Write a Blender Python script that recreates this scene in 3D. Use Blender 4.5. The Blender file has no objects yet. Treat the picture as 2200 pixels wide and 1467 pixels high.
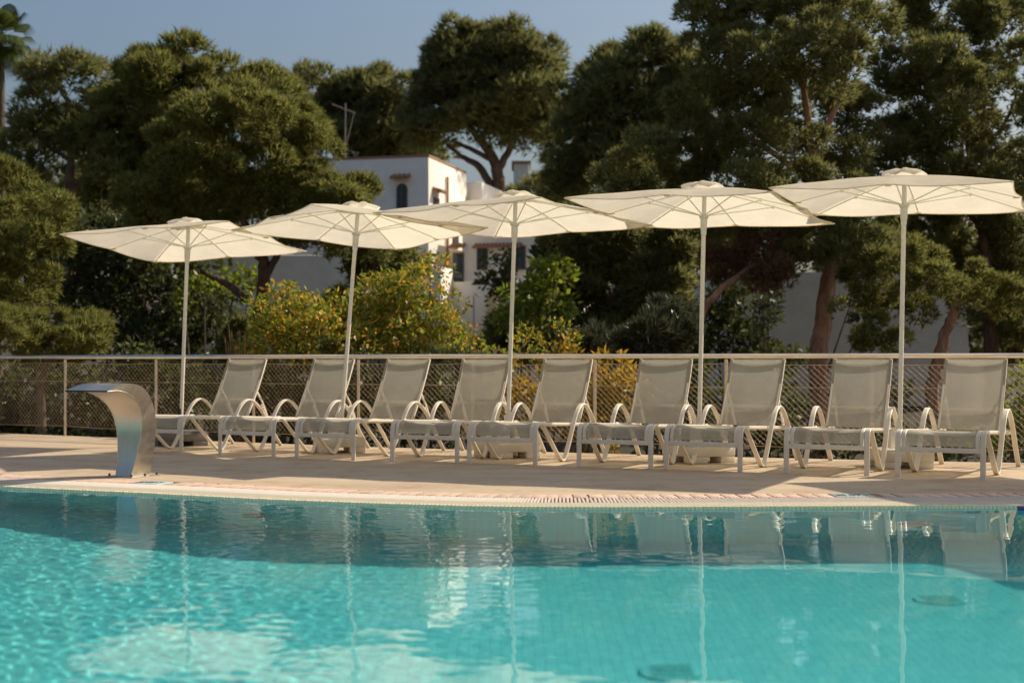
import bpy, bmesh, math, random
import numpy as np
from mathutils import Vector, Matrix, Euler

# ------------------------------------------------------------------ camera, sky, sun, exposure
S = bpy.context.scene
COL = S.collection
F, HZ, CX, EYE = 3055.0, 774.5, 1100.0, 0.966      # focal length and horizon in photo pixels, eye height in m
cam_d = bpy.data.cameras.new("camera"); cam = bpy.data.objects.new("camera", cam_d); COL.objects.link(cam)
cam.location = (0, 0, EYE); cam.rotation_euler = (math.pi / 2, 0, 0)
cam_d.sensor_width = 36.0; cam_d.lens = 36.0 * F / 2200.0
cam_d.shift_y = (HZ - 733.5) / 2200.0
cam_d.clip_start = 0.05; cam_d.clip_end = 2000
cam_d.dof.use_dof = True; cam_d.dof.focus_distance = 12.2; cam_d.dof.aperture_fstop = 1.9
S.camera = cam

SUN_EL, SUN_AZ = math.radians(41.5), math.radians(61.0)      # azimuth from +Y towards +X: behind the scene, from the right
W = bpy.data.worlds.new("World"); S.world = W; W.use_nodes = True
wn = W.node_tree.nodes; wl = W.node_tree.links
bg = wn["Background"]
sky = wn.new("ShaderNodeTexSky"); sky.sky_type = 'NISHITA'; sky.sun_disc = False
sky.sun_elevation = SUN_EL; sky.sun_rotation = SUN_AZ
sky.air_density = 1.35; sky.dust_density = 4.8; sky.ozone_density = 5.0
wl.new(sky.outputs[0], bg.inputs[0]); bg.inputs[1].default_value = 0.066
sun_d = bpy.data.lights.new("sun", 'SUN'); sun = bpy.data.objects.new("sun", sun_d); COL.objects.link(sun)
sun_d.energy = 3.3; sun_d.angle = math.radians(0.53); sun_d.color = (1.0, 0.86, 0.66)
sdir = Vector((math.sin(SUN_AZ) * math.cos(SUN_EL), math.cos(SUN_AZ) * math.cos(SUN_EL), math.sin(SUN_EL)))
sun.rotation_euler = sdir.to_track_quat('Z', 'Y').to_euler()
sun_d.cycles.is_caustics_light = True
vs = S.view_settings
vs.view_transform = 'Standard'; vs.look = 'None'; vs.exposure = 0.68; vs.gamma = 1.0; vs.use_curve_mapping = False
S.cycles.use_denoising = True
S.cycles.max_bounces = 12; S.cycles.diffuse_bounces = 6; S.cycles.caustics_refractive = True; S.cycles.caustics_reflective = True; S.cycles.transparent_max_bounces = 16

rnd = random.Random(7)
rng = np.random.default_rng(11)

# ------------------------------------------------------------------ helpers
def at(px, py, Y):
    return Vector(((px - CX) / F * Y, Y, EYE + (HZ - py) / F * Y))

def tag(o, label=None, cat=None, group=None, kind=None):
    if label: o['label'] = label
    if cat: o['category'] = cat
    if group: o['group'] = group
    if kind: o['kind'] = kind
    return o

def empty(name, loc=(0, 0, 0), rz=0.0, parent=None):
    o = bpy.data.objects.new(name, None); COL.objects.link(o)
    o.empty_display_size = 0.1
    o.location = loc; o.rotation_euler = (0, 0, rz); o.parent = parent
    return o

def link(name, me, parent=None, loc=None, rot=None):
    o = bpy.data.objects.new(name, me); COL.objects.link(o)
    if loc is not None: o.location = loc
    if rot is not None: o.rotation_euler = rot
    o.parent = parent
    return o

def np_mesh(name, V, Q, mat, smooth=False):
    """fast mesh from numpy vertices and an (n,3) or (n,4) index array"""
    V = np.ascontiguousarray(V, dtype=np.float32); Q = np.ascontiguousarray(Q, dtype=np.int32)
    me = bpy.data.meshes.new(name)
    k = Q.shape[1]; n = len(Q)
    me.vertices.add(len(V)); me.vertices.foreach_set("co", V.ravel())
    me.loops.add(n * k); me.loops.foreach_set("vertex_index", Q.ravel())
    me.polygons.add(n)
    me.polygons.foreach_set("loop_start", np.arange(0, n * k, k, dtype=np.int32))
    if smooth:
        me.polygons.foreach_set("use_smooth", np.ones(n, dtype=bool))
    me.update(calc_edges=True)
    me.materials.append(mat)
    return me

class MB:
    """collects shapes in one bmesh, then links it as ONE object"""
    def __init__(self): self.bm = bmesh.new()
    def box(self, c, s, rot=None, bevel=0.0):
        r = bmesh.ops.create_cube(self.bm, size=1.0)
        vs_ = r['verts']
        M = Matrix.Translation(Vector(c)) @ ((rot.to_4x4() if rot else Matrix.Identity(4)) @ Matrix.Diagonal((*s, 1.0)))
        bmesh.ops.transform(self.bm, matrix=M, verts=vs_)
        if bevel:
            es = list({e for v in vs_ for e in v.link_edges})
            bmesh.ops.bevel(self.bm, geom=es, offset=bevel, segments=2, affect='EDGES', profile=0.5)
        return self
    def tube(self, pts, rad, n=8, closed=False, caps=True):
        pts = [Vector(p) for p in pts]
        rads = rad if hasattr(rad, '__len__') else [rad] * len(pts)
        rings = []; prev = None
        for i, p in enumerate(pts):
            a = pts[max(i - 1, 0)]; b = pts[min(i + 1, len(pts) - 1)]
            t = (b - a).normalized() if (b - a).length > 1e-9 else Vector((0, 0, 1))
            if prev is None:
                ref = Vector((0, 0, 1)) if abs(t.z) < 0.9 else Vector((1, 0, 0))
                x = t.cross(ref).normalized()
            else:
                x = (prev - t * prev.dot(t)).normalized()
            prev = x; y = t.cross(x)
            rings.append([self.bm.verts.new(p + (x * math.cos(2 * math.pi * k / n) + y * math.sin(2 * math.pi * k / n)) * rads[i]) for k in range(n)])
        for A, B in zip(rings[:-1], rings[1:]):
            for k in range(n):
                f = self.bm.faces.new((A[k], A[(k + 1) % n], B[(k + 1) % n], B[k])); f.smooth = True
        if caps:
            self.bm.faces.new(rings[0][::-1]); self.bm.faces.new(rings[-1])
        return self
    def bar(self, path, w, t, u0=0.0, bev=0.004):
        """flat bar of width w (along local x, centred on u0) and thickness t swept along a (v,z) path"""
        path = [Vector((0, p[0], p[1])) for p in path]
        prof = [(-w/2, -t/2+bev), (-w/2, t/2-bev), (-w/2+bev, t/2), (w/2-bev, t/2), (w/2, t/2-bev), (w/2, -t/2+bev), (w/2-bev, -t/2), (-w/2+bev, -t/2)]
        rings = []
        for i, p in enumerate(path):
            a = path[max(i - 1, 0)]; b = path[min(i + 1, len(path) - 1)]
            d = (b - a).normalized(); nrm = Vector((0, -d.z, d.y))
            rings.append([self.bm.verts.new(Vector((u0 + x, p.y, p.z)) + nrm * q) for x, q in prof])
        n = len(prof)
        for A, B in zip(rings[:-1], rings[1:]):
            for k in range(n):
                f = self.bm.faces.new((A[k], A[(k + 1) % n], B[(k + 1) % n], B[k])); f.smooth = True
        self.bm.faces.new(rings[0][::-1]); self.bm.faces.new(rings[-1])
        return self
    def prism(self, outline, z0, z1):
        """vertical prism from an (x,y) outline"""
        A = [self.bm.verts.new((x, y, z0)) for x, y in outline]; B = [self.bm.verts.new((x, y, z1)) for x, y in outline]
        n = len(A)
        for k in range(n): self.bm.faces.new((A[k], A[(k + 1) % n], B[(k + 1) % n], B[k]))
        self.bm.faces.new(A[::-1]); self.bm.faces.new(B)
        return self
    def mesh(self, name, mat, auto=True):
        bmesh.ops.recalc_face_normals(self.bm, faces=self.bm.faces[:])
        me = bpy.data.meshes.new(name); self.bm.to_mesh(me); self.bm.free()
        me.materials.append(mat)
        if auto:
            try: me.set_sharp_from_angle(angle=math.radians(40))
            except Exception: pass
        return me
    def build(self, name, mat, parent=None, loc=None, rot=None):
        return link(name, self.mesh(name, mat), parent, loc, rot)

def children(o): return list(o.children)
def copy_tree(o, parent=None):
    c = o.copy(); COL.objects.link(c); c.parent = parent
    for ch in children(o): copy_tree(ch, c)
    return c

def catmull(pts, n=8):
    pts = [np.array(p, float) for p in pts]
    P = [2 * pts[0] - pts[1]] + pts + [2 * pts[-1] - pts[-2]]
    out = []
    for i in range(1, len(P) - 2):
        a, b, c, d = P[i - 1], P[i], P[i + 1], P[i + 2]
        for k in range(n):
            t = k / n
            out.append(0.5 * ((2 * b) + (-a + c) * t + (2 * a - 5 * b + 4 * c - d) * t * t + (-a + 3 * b - 3 * c + d) * t ** 3))
    out.append(pts[-1])
    return out

# ------------------------------------------------------------------ materials
def mat(name):
    m = bpy.data.materials.new(name); m.use_nodes = True
    nt = m.node_tree; p = nt.nodes["Principled BSDF"]
    return m, nt.nodes, nt.links, p

def noise(N, L, scale, detail=4, rough=0.6, coord='Object', vec=None):
    t = N.new("ShaderNodeTexNoise"); t.inputs["Scale"].default_value = scale; t.inputs["Detail"].default_value = detail
    t.inputs["Roughness"].default_value = rough
    if vec is None:
        c = N.new("ShaderNodeTexCoord"); L.new(c.outputs[coord], t.inputs["Vector"])
    else: L.new(vec, t.inputs["Vector"])
    return t

def ramp(N, L, src, stops):
    r = N.new("ShaderNodeValToRGB"); e = r.color_ramp.elements
    while len(e) < len(stops): e.new(0.5)
    for k, (pos, c) in enumerate(stops):
        e[k].position = pos; e[k].color = (*c, 1) if len(c) == 3 else c
    L.new(src, r.inputs[0]); return r

def simple(name, col, rough=0.6, var=0.08, scale=6.0, bump=0.0, bscale=60.0, metallic=0.0, spec=0.5):
    m, N, L, p = mat(name)
    t = noise(N, L, scale)
    lo = tuple(max(0, c * (1 - var)) for c in col); hi = tuple(min(1, c * (1 + var)) for c in col)
    r = ramp(N, L, t.outputs["Fac"], [(0.3, lo), (0.7, hi)])
    L.new(r.outputs[0], p.inputs["Base Color"])
    p.inputs["Roughness"].default_value = rough; p.inputs["Metallic"].default_value = metallic
    p.inputs["Specular IOR Level"].default_value = spec
    if bump:
        b = N.new("ShaderNodeBump"); b.inputs["Strength"].default_value = bump; b.inputs["Distance"].default_value = 0.01
        t2 = noise(N, L, bscale, 5); L.new(t2.outputs["Fac"], b.inputs["Height"]); L.new(b.outputs[0], p.inputs["Normal"])
    return m

def cloth(name, col, trans, through=0.0, weave=900.0):
    """woven fabric: diffuse + light shining through + open weave"""
    m, N, L, p = mat(name); N.remove(p); out = N["Material Output"]
    t = noise(N, L, 5.0); r = ramp(N, L, t.outputs["Fac"], [(0.3, tuple(c * 0.93 for c in col)), (0.7, tuple(min(1, c * 1.05) for c in col))])
    oi = N.new("ShaderNodeObjectInfo"); r0 = r
    rv = ramp(N, L, oi.outputs["Random"], [(0.0, (0.88, 0.88, 0.89)), (1.0, (1.04, 1.03, 1.0))])
    r = N.new("ShaderNodeMix"); r.data_type = 'RGBA'; r.blend_type = 'MULTIPLY'; r.inputs[0].default_value = 1.0
    L.new(r0.outputs[0], r.inputs[6]); L.new(rv.outputs[0], r.inputs[7])
    d = N.new("ShaderNodeBsdfDiffuse"); L.new(r.outputs[2], d.inputs[0])
    tr = N.new("ShaderNodeBsdfTranslucent"); L.new(r.outputs[2], tr.inputs[0])
    b = N.new("ShaderNodeBump"); b.inputs["Strength"].default_value = 0.5; b.inputs["Distance"].default_value = 0.01
    t2 = noise(N, L, 9.0, 3); L.new(t2.outputs["Fac"], b.inputs["Height"]); L.new(b.outputs[0], d.inputs["Normal"])
    mx = N.new("ShaderNodeMixShader"); mx.inputs[0].default_value = trans
    L.new(d.outputs[0], mx.inputs[1]); L.new(tr.outputs[0], mx.inputs[2])
    last = mx
    if through:
        tp = N.new("ShaderNodeBsdfTransparent"); m2 = N.new("ShaderNodeMixShader"); m2.inputs[0].default_value = through
        L.new(mx.outputs[0], m2.inputs[1]); L.new(tp.outputs[0], m2.inputs[2]); last = m2
    L.new(last.outputs[0], out.inputs[0])
    return m

def leafmat(name, stops, trans=0.35, gloss=0.0):
    """foliage: every leaf or needle takes its own shade from the ramp"""
    m, N, L, p = mat(name); N.remove(p); out = N["Material Output"]
    g = N.new("ShaderNodeNewGeometry")
    t = noise(N, L, 0.9, 2)
    ma = N.new("ShaderNodeMath"); ma.operation = 'MULTIPLY_ADD'; ma.inputs[1].default_value = 0.65
    L.new(g.outputs["Random Per Island"], ma.inputs[0])
    mb = N.new("ShaderNodeMath"); mb.operation = 'MULTIPLY'; mb.inputs[1].default_value = 0.35; L.new(t.outputs["Fac"], mb.inputs[0])
    L.new(mb.outputs[0], ma.inputs[2])
    r = ramp(N, L, ma.outputs[0], stops)
    d = N.new("ShaderNodeBsdfDiffuse"); L.new(r.outputs[0], d.inputs[0])
    tr = N.new("ShaderNodeBsdfTranslucent"); L.new(r.outputs[0], tr.inputs[0])
    mx = N.new("ShaderNodeMixShader"); mx.inputs[0].default_value = trans
    L.new(d.outputs[0], mx.inputs[1]); L.new(tr.outputs[0], mx.inputs[2])
    last = mx
    if gloss:
        gl = N.new("ShaderNodeBsdfGlossy"); gl.inputs["Roughness"].default_value = 0.35
        m2 = N.new("ShaderNodeMixShader"); m2.inputs[0].default_value = gloss
        L.new(mx.outputs[0], m2.inputs[1]); L.new(gl.outputs[0], m2.inputs[2]); last = m2
    L.new(last.outputs[0], out.inputs[0])
    return m

def deckmat():
    m, N, L, p = mat("deck_concrete")
    c = N.new("ShaderNodeTexCoord"); mp = N.new("ShaderNodeMapping"); mp.inputs["Scale"].default_value = (0.5, 1.6, 1); mp.inputs["Rotation"].default_value = (0, 0, 0.25)
    L.new(c.outputs["Object"], mp.inputs[0])
    a = noise(N, L, 1.1, 6, 0.65, vec=mp.outputs[0])
    r = ramp(N, L, a.outputs["Fac"], [(0.25, (0.40, 0.30, 0.215)), (0.5, (0.50, 0.405, 0.29)), (0.72, (0.57, 0.475, 0.35))])
    f = noise(N, L, 160, 2, 0.8); r2 = ramp(N, L, f.outputs["Fac"], [(0.3, (0.78, 0.76, 0.74)), (0.7, (1.12, 1.12, 1.12))])
    mx = N.new("ShaderNodeMix"); mx.data_type = 'RGBA'; mx.blend_type = 'MULTIPLY'; mx.inputs[0].default_value = 1.0
    L.new(r.outputs[0], mx.inputs[6]); L.new(r2.outputs[0], mx.inputs[7])
    s = noise(N, L, 3.3, 5, 0.7); r3 = ramp(N, L, s.outputs["Fac"], [(0.50, (1, 1, 1)), (0.74, (0.80, 0.66, 0.55))])
    mx2 = N.new("ShaderNodeMix"); mx2.data_type = 'RGBA'; mx2.blend_type = 'MULTIPLY'; mx2.inputs[0].default_value = 1.0
    L.new(mx.outputs[2], mx2.inputs[6]); L.new(r3.outputs[0], mx2.inputs[7])
    L.new(mx2.outputs[2], p.inputs["Base Color"]); p.inputs["Roughness"].default_value = 0.8; p.inputs["Specular IOR Level"].default_value = 0.25
    b = N.new("ShaderNodeBump"); b.inputs["Strength"].default_value = 0.5; b.inputs["Distance"].default_value = 0.004
    L.new(f.outputs["Fac"], b.inputs["Height"]); L.new(b.outputs[0], p.inputs["Normal"])
    return m

def poolmat():
    m, N, L, p = mat("pool_mosaic")
    c = N.new("ShaderNodeTexCoord")
    g = N.new("ShaderNodeNewGeometry")
    br = N.new("ShaderNodeTexBrick"); br.offset = 0.0
    br.inputs["Scale"].default_value = 1.0; br.inputs["Brick Width"].default_value = 0.05; br.inputs["Row Height"].default_value = 0.05
    br.inputs["Mortar Size"].default_value = 0.0035; br.inputs["Mortar Smooth"].default_value = 0.2
    br.inputs["Color1"].default_value = (0.125, 0.585, 0.615, 1); br.inputs["Color2"].default_value = (0.14, 0.63, 0.66, 1); br.inputs["Mortar"].default_value = (0.105, 0.53, 0.565, 1)
    L.new(c.outputs["Object"], br.inputs["Vector"])
    L.new(br.outputs["Color"], p.inputs["Base Color"]); p.inputs["Roughness"].default_value = 0.6; p.inputs["Specular IOR Level"].default_value = 0.0
    return m

def watermat():
    m, N, L, p = mat("water"); N.remove(p)
    out = N["Material Output"]
    gl = N.new("ShaderNodeBsdfGlass"); gl.inputs["Roughness"].default_value = 0.0; gl.inputs["IOR"].default_value = 1.333
    gl.inputs["Color"].default_value = (0.96, 1.0, 1.0, 1)
    L.new(gl.outputs[0], out.inputs[0])
    return m

def barkmat(name, c1, c2):
    m, N, L, p = mat(name)
    c = N.new("ShaderNodeTexCoord"); mp = N.new("ShaderNodeMapping"); mp.inputs["Scale"].default_value = (1, 1, 0.35); L.new(c.outputs["Object"], mp.inputs[0])
    t = noise(N, L, 9, 6, 0.7, vec=mp.outputs[0]); r = ramp(N, L, t.outputs["Fac"], [(0.35, c1), (0.65, c2)])
    L.new(r.outputs[0], p.inputs["Base Color"]); p.inputs["Roughness"].default_value = 0.9; p.inputs["Specular IOR Level"].default_value = 0.1
    b = N.new("ShaderNodeBump"); b.inputs["Strength"].default_value = 1.0; b.inputs["Distance"].default_value = 0.05
    L.new(t.outputs["Fac"], b.inputs["Height"]); L.new(b.outputs[0], p.inputs["Normal"])
    return m

M = {}
M['deck'] = deckmat()
M['pool'] = poolmat()
M['water'] = watermat()
M['white_metal'] = simple("cream_painted_metal", (0.76, 0.70, 0.60), 0.42, 0.05, 8)
M['pole'] = simple("white_pole_paint", (0.76, 0.72, 0.64), 0.4, 0.04, 8)
M['greenish'] = simple("pale_rib_paint", (0.87, 0.86, 0.70), 0.45, 0.05, 8)
M['steel'] = simple("brushed_steel", (0.80, 0.74, 0.66), 0.24, 0.12, 14, metallic=1.0)
M['steel_rail'] = simple("rail_steel", (0.78, 0.70, 0.60), 0.3, 0.1, 3, metallic=1.0)
M['post'] = simple("post_paint", (0.62, 0.52, 0.40), 0.5, 0.12, 9)
M['wire'] = simple("rusty_galvanised_wire", (0.46, 0.34, 0.23), 0.55, 0.25, 2.5, metallic=0.2)
M['sling'] = cloth("sling_mesh", (0.51, 0.50, 0.44), 0.42, 0.19)
M['sling_hem'] = cloth("sling_hem", (0.42, 0.39, 0.34), 0.25, 0.03)
M['canvas'] = cloth("parasol_canvas", (0.83, 0.77, 0.64), 0.53, 0.0)
M['hem'] = cloth("parasol_hem", (0.86, 0.79, 0.64), 0.5, 0.0)
M['concrete_white'] = simple("white_cement", (0.70, 0.66, 0.57), 0.7, 0.06, 12, 0.3, 90)
M['concrete_grey'] = simple("grey_cement", (0.16, 0.15, 0.145), 0.8, 0.3, 9, 0.3, 90)
M['black'] = simple("black_plastic", (0.02, 0.02, 0.02), 0.5, 0.1)
M['rust'] = simple("rusty_bolt", (0.10, 0.05, 0.03), 0.7, 0.3, 40)
M['terracotta'] = simple("terracotta_brick", (0.52, 0.34, 0.25), 0.75, 0.22, 7, 0.3, 80)
M['grout'] = simple("brick_joint", (0.46, 0.25, 0.15), 0.9, 0.1, 20)
M['grate'] = simple("white_grate_plastic", (0.60, 0.55, 0.48), 0.5, 0.04, 10)
M['gutter'] = simple("gutter_liner", (0.25, 0.21, 0.17), 0.8, 0.2, 10)  # dark brown liner below the grate slats
M['nosing'] = simple("cream_stone_nosing", (0.47, 0.42, 0.30), 0.6, 0.08, 9, 0.2, 140)
M['tile'] = simple("cream_glass_tile", (0.78, 0.72, 0.54), 0.3, 0.12, 9)
M['marker'] = simple("pale_blue_marker_tile", (0.42, 0.56, 0.58), 0.35, 0.03)
M['ink'] = simple("navy_ink", (0.03, 0.04, 0.06), 0.5, 0.02)
M['noodle'] = simple("purple_foam", (0.10, 0.07, 0.24), 0.7, 0.05)
M['inlet'] = simple("inlet_plastic", (0.085, 0.50, 0.49), 0.5, 0.1)
M['inlet_dark'] = simple("grille_slot", (0.05, 0.38, 0.38), 0.6, 0.1)
M['plaster'] = simple("white_plaster", (0.86, 0.80, 0.71), 0.85, 0.04, 3, 0.25, 30)
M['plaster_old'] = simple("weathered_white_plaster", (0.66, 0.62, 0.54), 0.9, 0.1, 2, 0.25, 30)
M['rooftile'] = simple("roof_tile", (0.36, 0.19, 0.11), 0.8, 0.25, 20)
M['wood'] = simple("brown_wood", (0.16, 0.09, 0.05), 0.6, 0.2, 20)
M['glass'] = simple("blue_window_glass", (0.05, 0.09, 0.12), 0.08, 0.2, 4)
M['mast'] = simple("mast_metal", (0.35, 0.30, 0.25), 0.5, 0.1, metallic=0.5)
M['soil'] = simple("dry_soil", (0.045, 0.035, 0.022), 0.95, 0.4, 1.2, 0.6, 12)
M['bark_red'] = barkmat("pine_bark_red", (0.23, 0.12, 0.08), (0.50, 0.30, 0.20))
M['bark_dark'] = barkmat("pine_bark_dark", (0.06, 0.038, 0.026), (0.16, 0.10, 0.07))
M['bark_grey'] = barkmat("branch_bark_grey", (0.09, 0.065, 0.05), (0.20, 0.15, 0.115))
M['pine'] = leafmat("pine_needles", [(0.1, (0.105, 0.122, 0.036)), (0.5, (0.21, 0.216, 0.060)), (0.85, (0.29, 0.265, 0.086)), (1.0, (0.32, 0.215, 0.11))], 0.58)
M['pine_dark'] = leafmat("dark_pine_needles", [(0.1, (0.105, 0.118, 0.045)), (0.5, (0.20, 0.208, 0.075)), (0.85, (0.28, 0.262, 0.096)), (1.0, (0.30, 0.20, 0.10))], 0.58)
M['olive'] = leafmat("grey_green_leaves", [(0.1, (0.045, 0.052, 0.028)), (0.6, (0.09, 0.098, 0.05)), (1.0, (0.15, 0.155, 0.09))], 0.3, 0.05)
M['bush'] = leafmat("dark_bush_leaves", [(0.1, (0.045, 0.058, 0.020)), (0.6, (0.092, 0.105, 0.034)), (1.0, (0.15, 0.165, 0.05))], 0.45, 0.02)
M['dry'] = leafmat("dry_brown_needles", [(0.1, (0.11, 0.065, 0.038)), (0.6, (0.20, 0.125, 0.07)), (1.0, (0.27, 0.18, 0.09))], 0.4)
M['lime'] = leafmat("lime_green_leaves", [(0.1, (0.10, 0.14, 0.016)), (0.6, (0.22, 0.27, 0.028)), (0.9, (0.33, 0.34, 0.045)), (1.0, (0.38, 0.22, 0.05))], 0.55, 0.02)
M['croton'] = leafmat("orange_green_leaves", [(0.05, (0.08, 0.125, 0.018)), (0.40, (0.21, 0.27, 0.034)), (0.60, (0.38, 0.36, 0.045)), (0.76, (0.60, 0.35, 0.05)), (0.9, (0.62, 0.21, 0.045)), (1.0, (0.52, 0.13, 0.05))], 0.55, 0.02)
M['gold'] = leafmat("golden_leaves", [(0.05, (0.09, 0.09, 0.014)), (0.4, (0.34, 0.25, 0.025)), (0.75, (0.55, 0.34, 0.035)), (1.0, (0.46, 0.14, 0.03))], 0.5, 0.03)
M['palm'] = leafmat("palm_leaves", [(0.1, (0.04, 0.065, 0.016)), (1.0, (0.12, 0.14, 0.035))], 0.4, 0.03)

# ------------------------------------------------------------------ plan of the place
# far waterline of the pool (x, y), a kidney-shaped edge that bulges towards the viewer
EDGE = catmull([(-13, 17.0), (-9.0, 13.9), (-6.2, 12.15), (-3.95, 10.97), (-2.73, 10.43), (-1.62, 9.91), (-0.31, 9.50), (0.62, 9.42), (1.86, 9.46), (2.9, 9.50), (4.2, 9.52), (6.5, 9.3), (10, 8.3)], 24)
EDGE = np.array(EDGE)
# resample by arc length
seg = np.hypot(*np.diff(EDGE, axis=0).T); arc = np.concatenate([[0], np.cumsum(seg)])
TOT = arc[-1]
def edge_at(s, off=0.0):
    """point at arc length s, moved by off away from the water"""
    s = np.asarray(s, float)
    x = np.interp(s, arc, EDGE[:, 0]); y = np.interp(s, arc, EDGE[:, 1])
    h = 0.05
    dx = np.interp(s + h, arc, EDGE[:, 0]) - np.interp(s - h, arc, EDGE[:, 0]); dy = np.interp(s + h, arc, EDGE[:, 1]) - np.interp(s - h, arc, EDGE[:, 1])
    l = np.hypot(dx, dy); nx, ny = -dy / l, dx / l
    return x + nx * off, y + ny * off, np.arctan2(dy, dx)
W_NOSE, W_GRATE, W_BRICK = 0.27, 0.33, 0.235
WATER = -0.018
def floor_z(x):
    x = min(x, 0.3) - 0.3
    return WATER - max(0.98, 1.62 - 0.034 * x * x)

# fence line (x, y)
FENCE_PX = [(-900, 901), (-400, 915), (140, 936.5), (335, 944), (545, 951.5), (770, 960), (1015, 967), (1278, 974.5), (1560, 982), (1873, 989), (2215, 995.5), (2600, 1001), (3100, 1004)]
FENCE = []
for px, py in FENCE_PX:
    Y = EYE * F / (py - HZ); FENCE.append(((px - CX) / F * Y, Y))
FEN = np.array(FENCE)

# ---- ground: one sheet to the horizon, lower than the deck and rising towards the houses
def ground_z(x, y):
    z = np.where(y < 13, -2.6, 0)
    z = np.interp(y, [-60, 15, 19, 30, 45, 60, 120, 600], [-2.6, -2.3, -1.7, 0.0, 1.6, 3.2, 7.5, 9.0])
    return z + 0.12 * np.sin(x * 0.7) * np.cos(y * 0.5)
def build_ground():
    xs = np.concatenate([[-600, -250, -120], np.linspace(-60, 60, 61), [120, 250, 600]])
    ys = np.concatenate([[-300, -60], np.linspace(12, 80, 70), [120, 250, 600]])
    X, Yg = np.meshgrid(xs, ys); Z = ground_z(X, Yg)
    V = np.stack([X, Yg, Z], -1).reshape(-1, 3); nx = len(xs)
    i = np.arange(len(ys) - 1)[:, None] * nx + np.arange(nx - 1)[None, :]
    Q = np.stack([i, i + 1, i + 1 + nx, i + nx], -1).reshape(-1, 4)
    tag(link("ground", np_mesh("ground", V, Q, M['soil'], True)), "brown earth under the trees", kind='structure')
build_ground()

# ---- pool deck: between the brick border and the fence, and the near side
def build_deck():
    b = MB(); bm = b.bm
    ss = np.linspace(0.5, TOT - 0.3, 120)
    x0, y0, _ = edge_at(ss, W_NOSE + W_GRATE + W_BRICK)
    # fence line sampled by the same fraction
    fs = np.concatenate([[0], np.cumsum(np.hypot(*np.diff(FEN, axis=0).T))])
    nrows = 14
    rows = []
    fx = np.interp(np.linspace(0, fs[-1], 120), fs, FEN[:, 0]); fy = np.interp(np.linspace(0, fs[-1], 120), fs, FEN[:, 1])
    for k in range(nrows + 1):
        t = k / nrows
        rows.append([bm.verts.new((x0[i] * (1 - t) + fx[i] * t, y0[i] * (1 - t) + (fy[i] + 0.06) * t, 0)) for i in range(120)])
    for A, B in zip(rows[:-1], rows[1:]):
        for i in range(119): bm.faces.new((A[i], A[i + 1], B[i + 1], B[i]))
    low = [bm.verts.new((v.co.x, v.co.y + 0.002, -0.22)) for v in rows[-1]]
    for i in range(119): bm.faces.new((rows[-1][i], rows[-1][i + 1], low[i + 1], low[i]))
    b.build("pool_deck", M['deck']).__setitem__('kind', 'structure')
    n = MB(); n.box((0, -4.65, -0.15), (40, 15, 0.30))
    n.build("near_deck", M['deck']).__setitem__('kind', 'structure')
build_deck()

# ---- pool basin
def build_basin():
    b = MB(); bm = b.bm
    ss = np.linspace(0, TOT, 160); x, y, _ = edge_at(ss)
    out = [(a, c) for a, c in zip(x, y)] + [(10, 2.86), (-13, 2.86)]
    top = [bm.verts.new((a, c, -0.055 if i < 160 else 0.0)) for i, (a, c) in enumerate(out)]
    bot = [bm.verts.new((a, c, floor_z(a))) for a, c in out]
    n = len(out)
    for k in range(n): bm.faces.new((top[k], top[(k + 1) % n], bot[(k + 1) % n], bot[k]))
    x, y = np.array(out)[:160].T
    rows = [[bm.verts.new((a, c + (2.86 - c) * t, floor_z(a))) if t else bot[i] for i, (a, c) in enumerate(zip(x, y))] for t in np.linspace(0, 1, 12)]
    for A, B in zip(rows[:-1], rows[1:]):
        for i in range(159): bm.faces.new((A[i], B[i], B[i + 1], A[i + 1]))
    o = b.build("pool_basin", M['pool']); o['kind'] = 'structure'
    o.cycles.is_caustics_receiver = True
    return o
build_basin()

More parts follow.
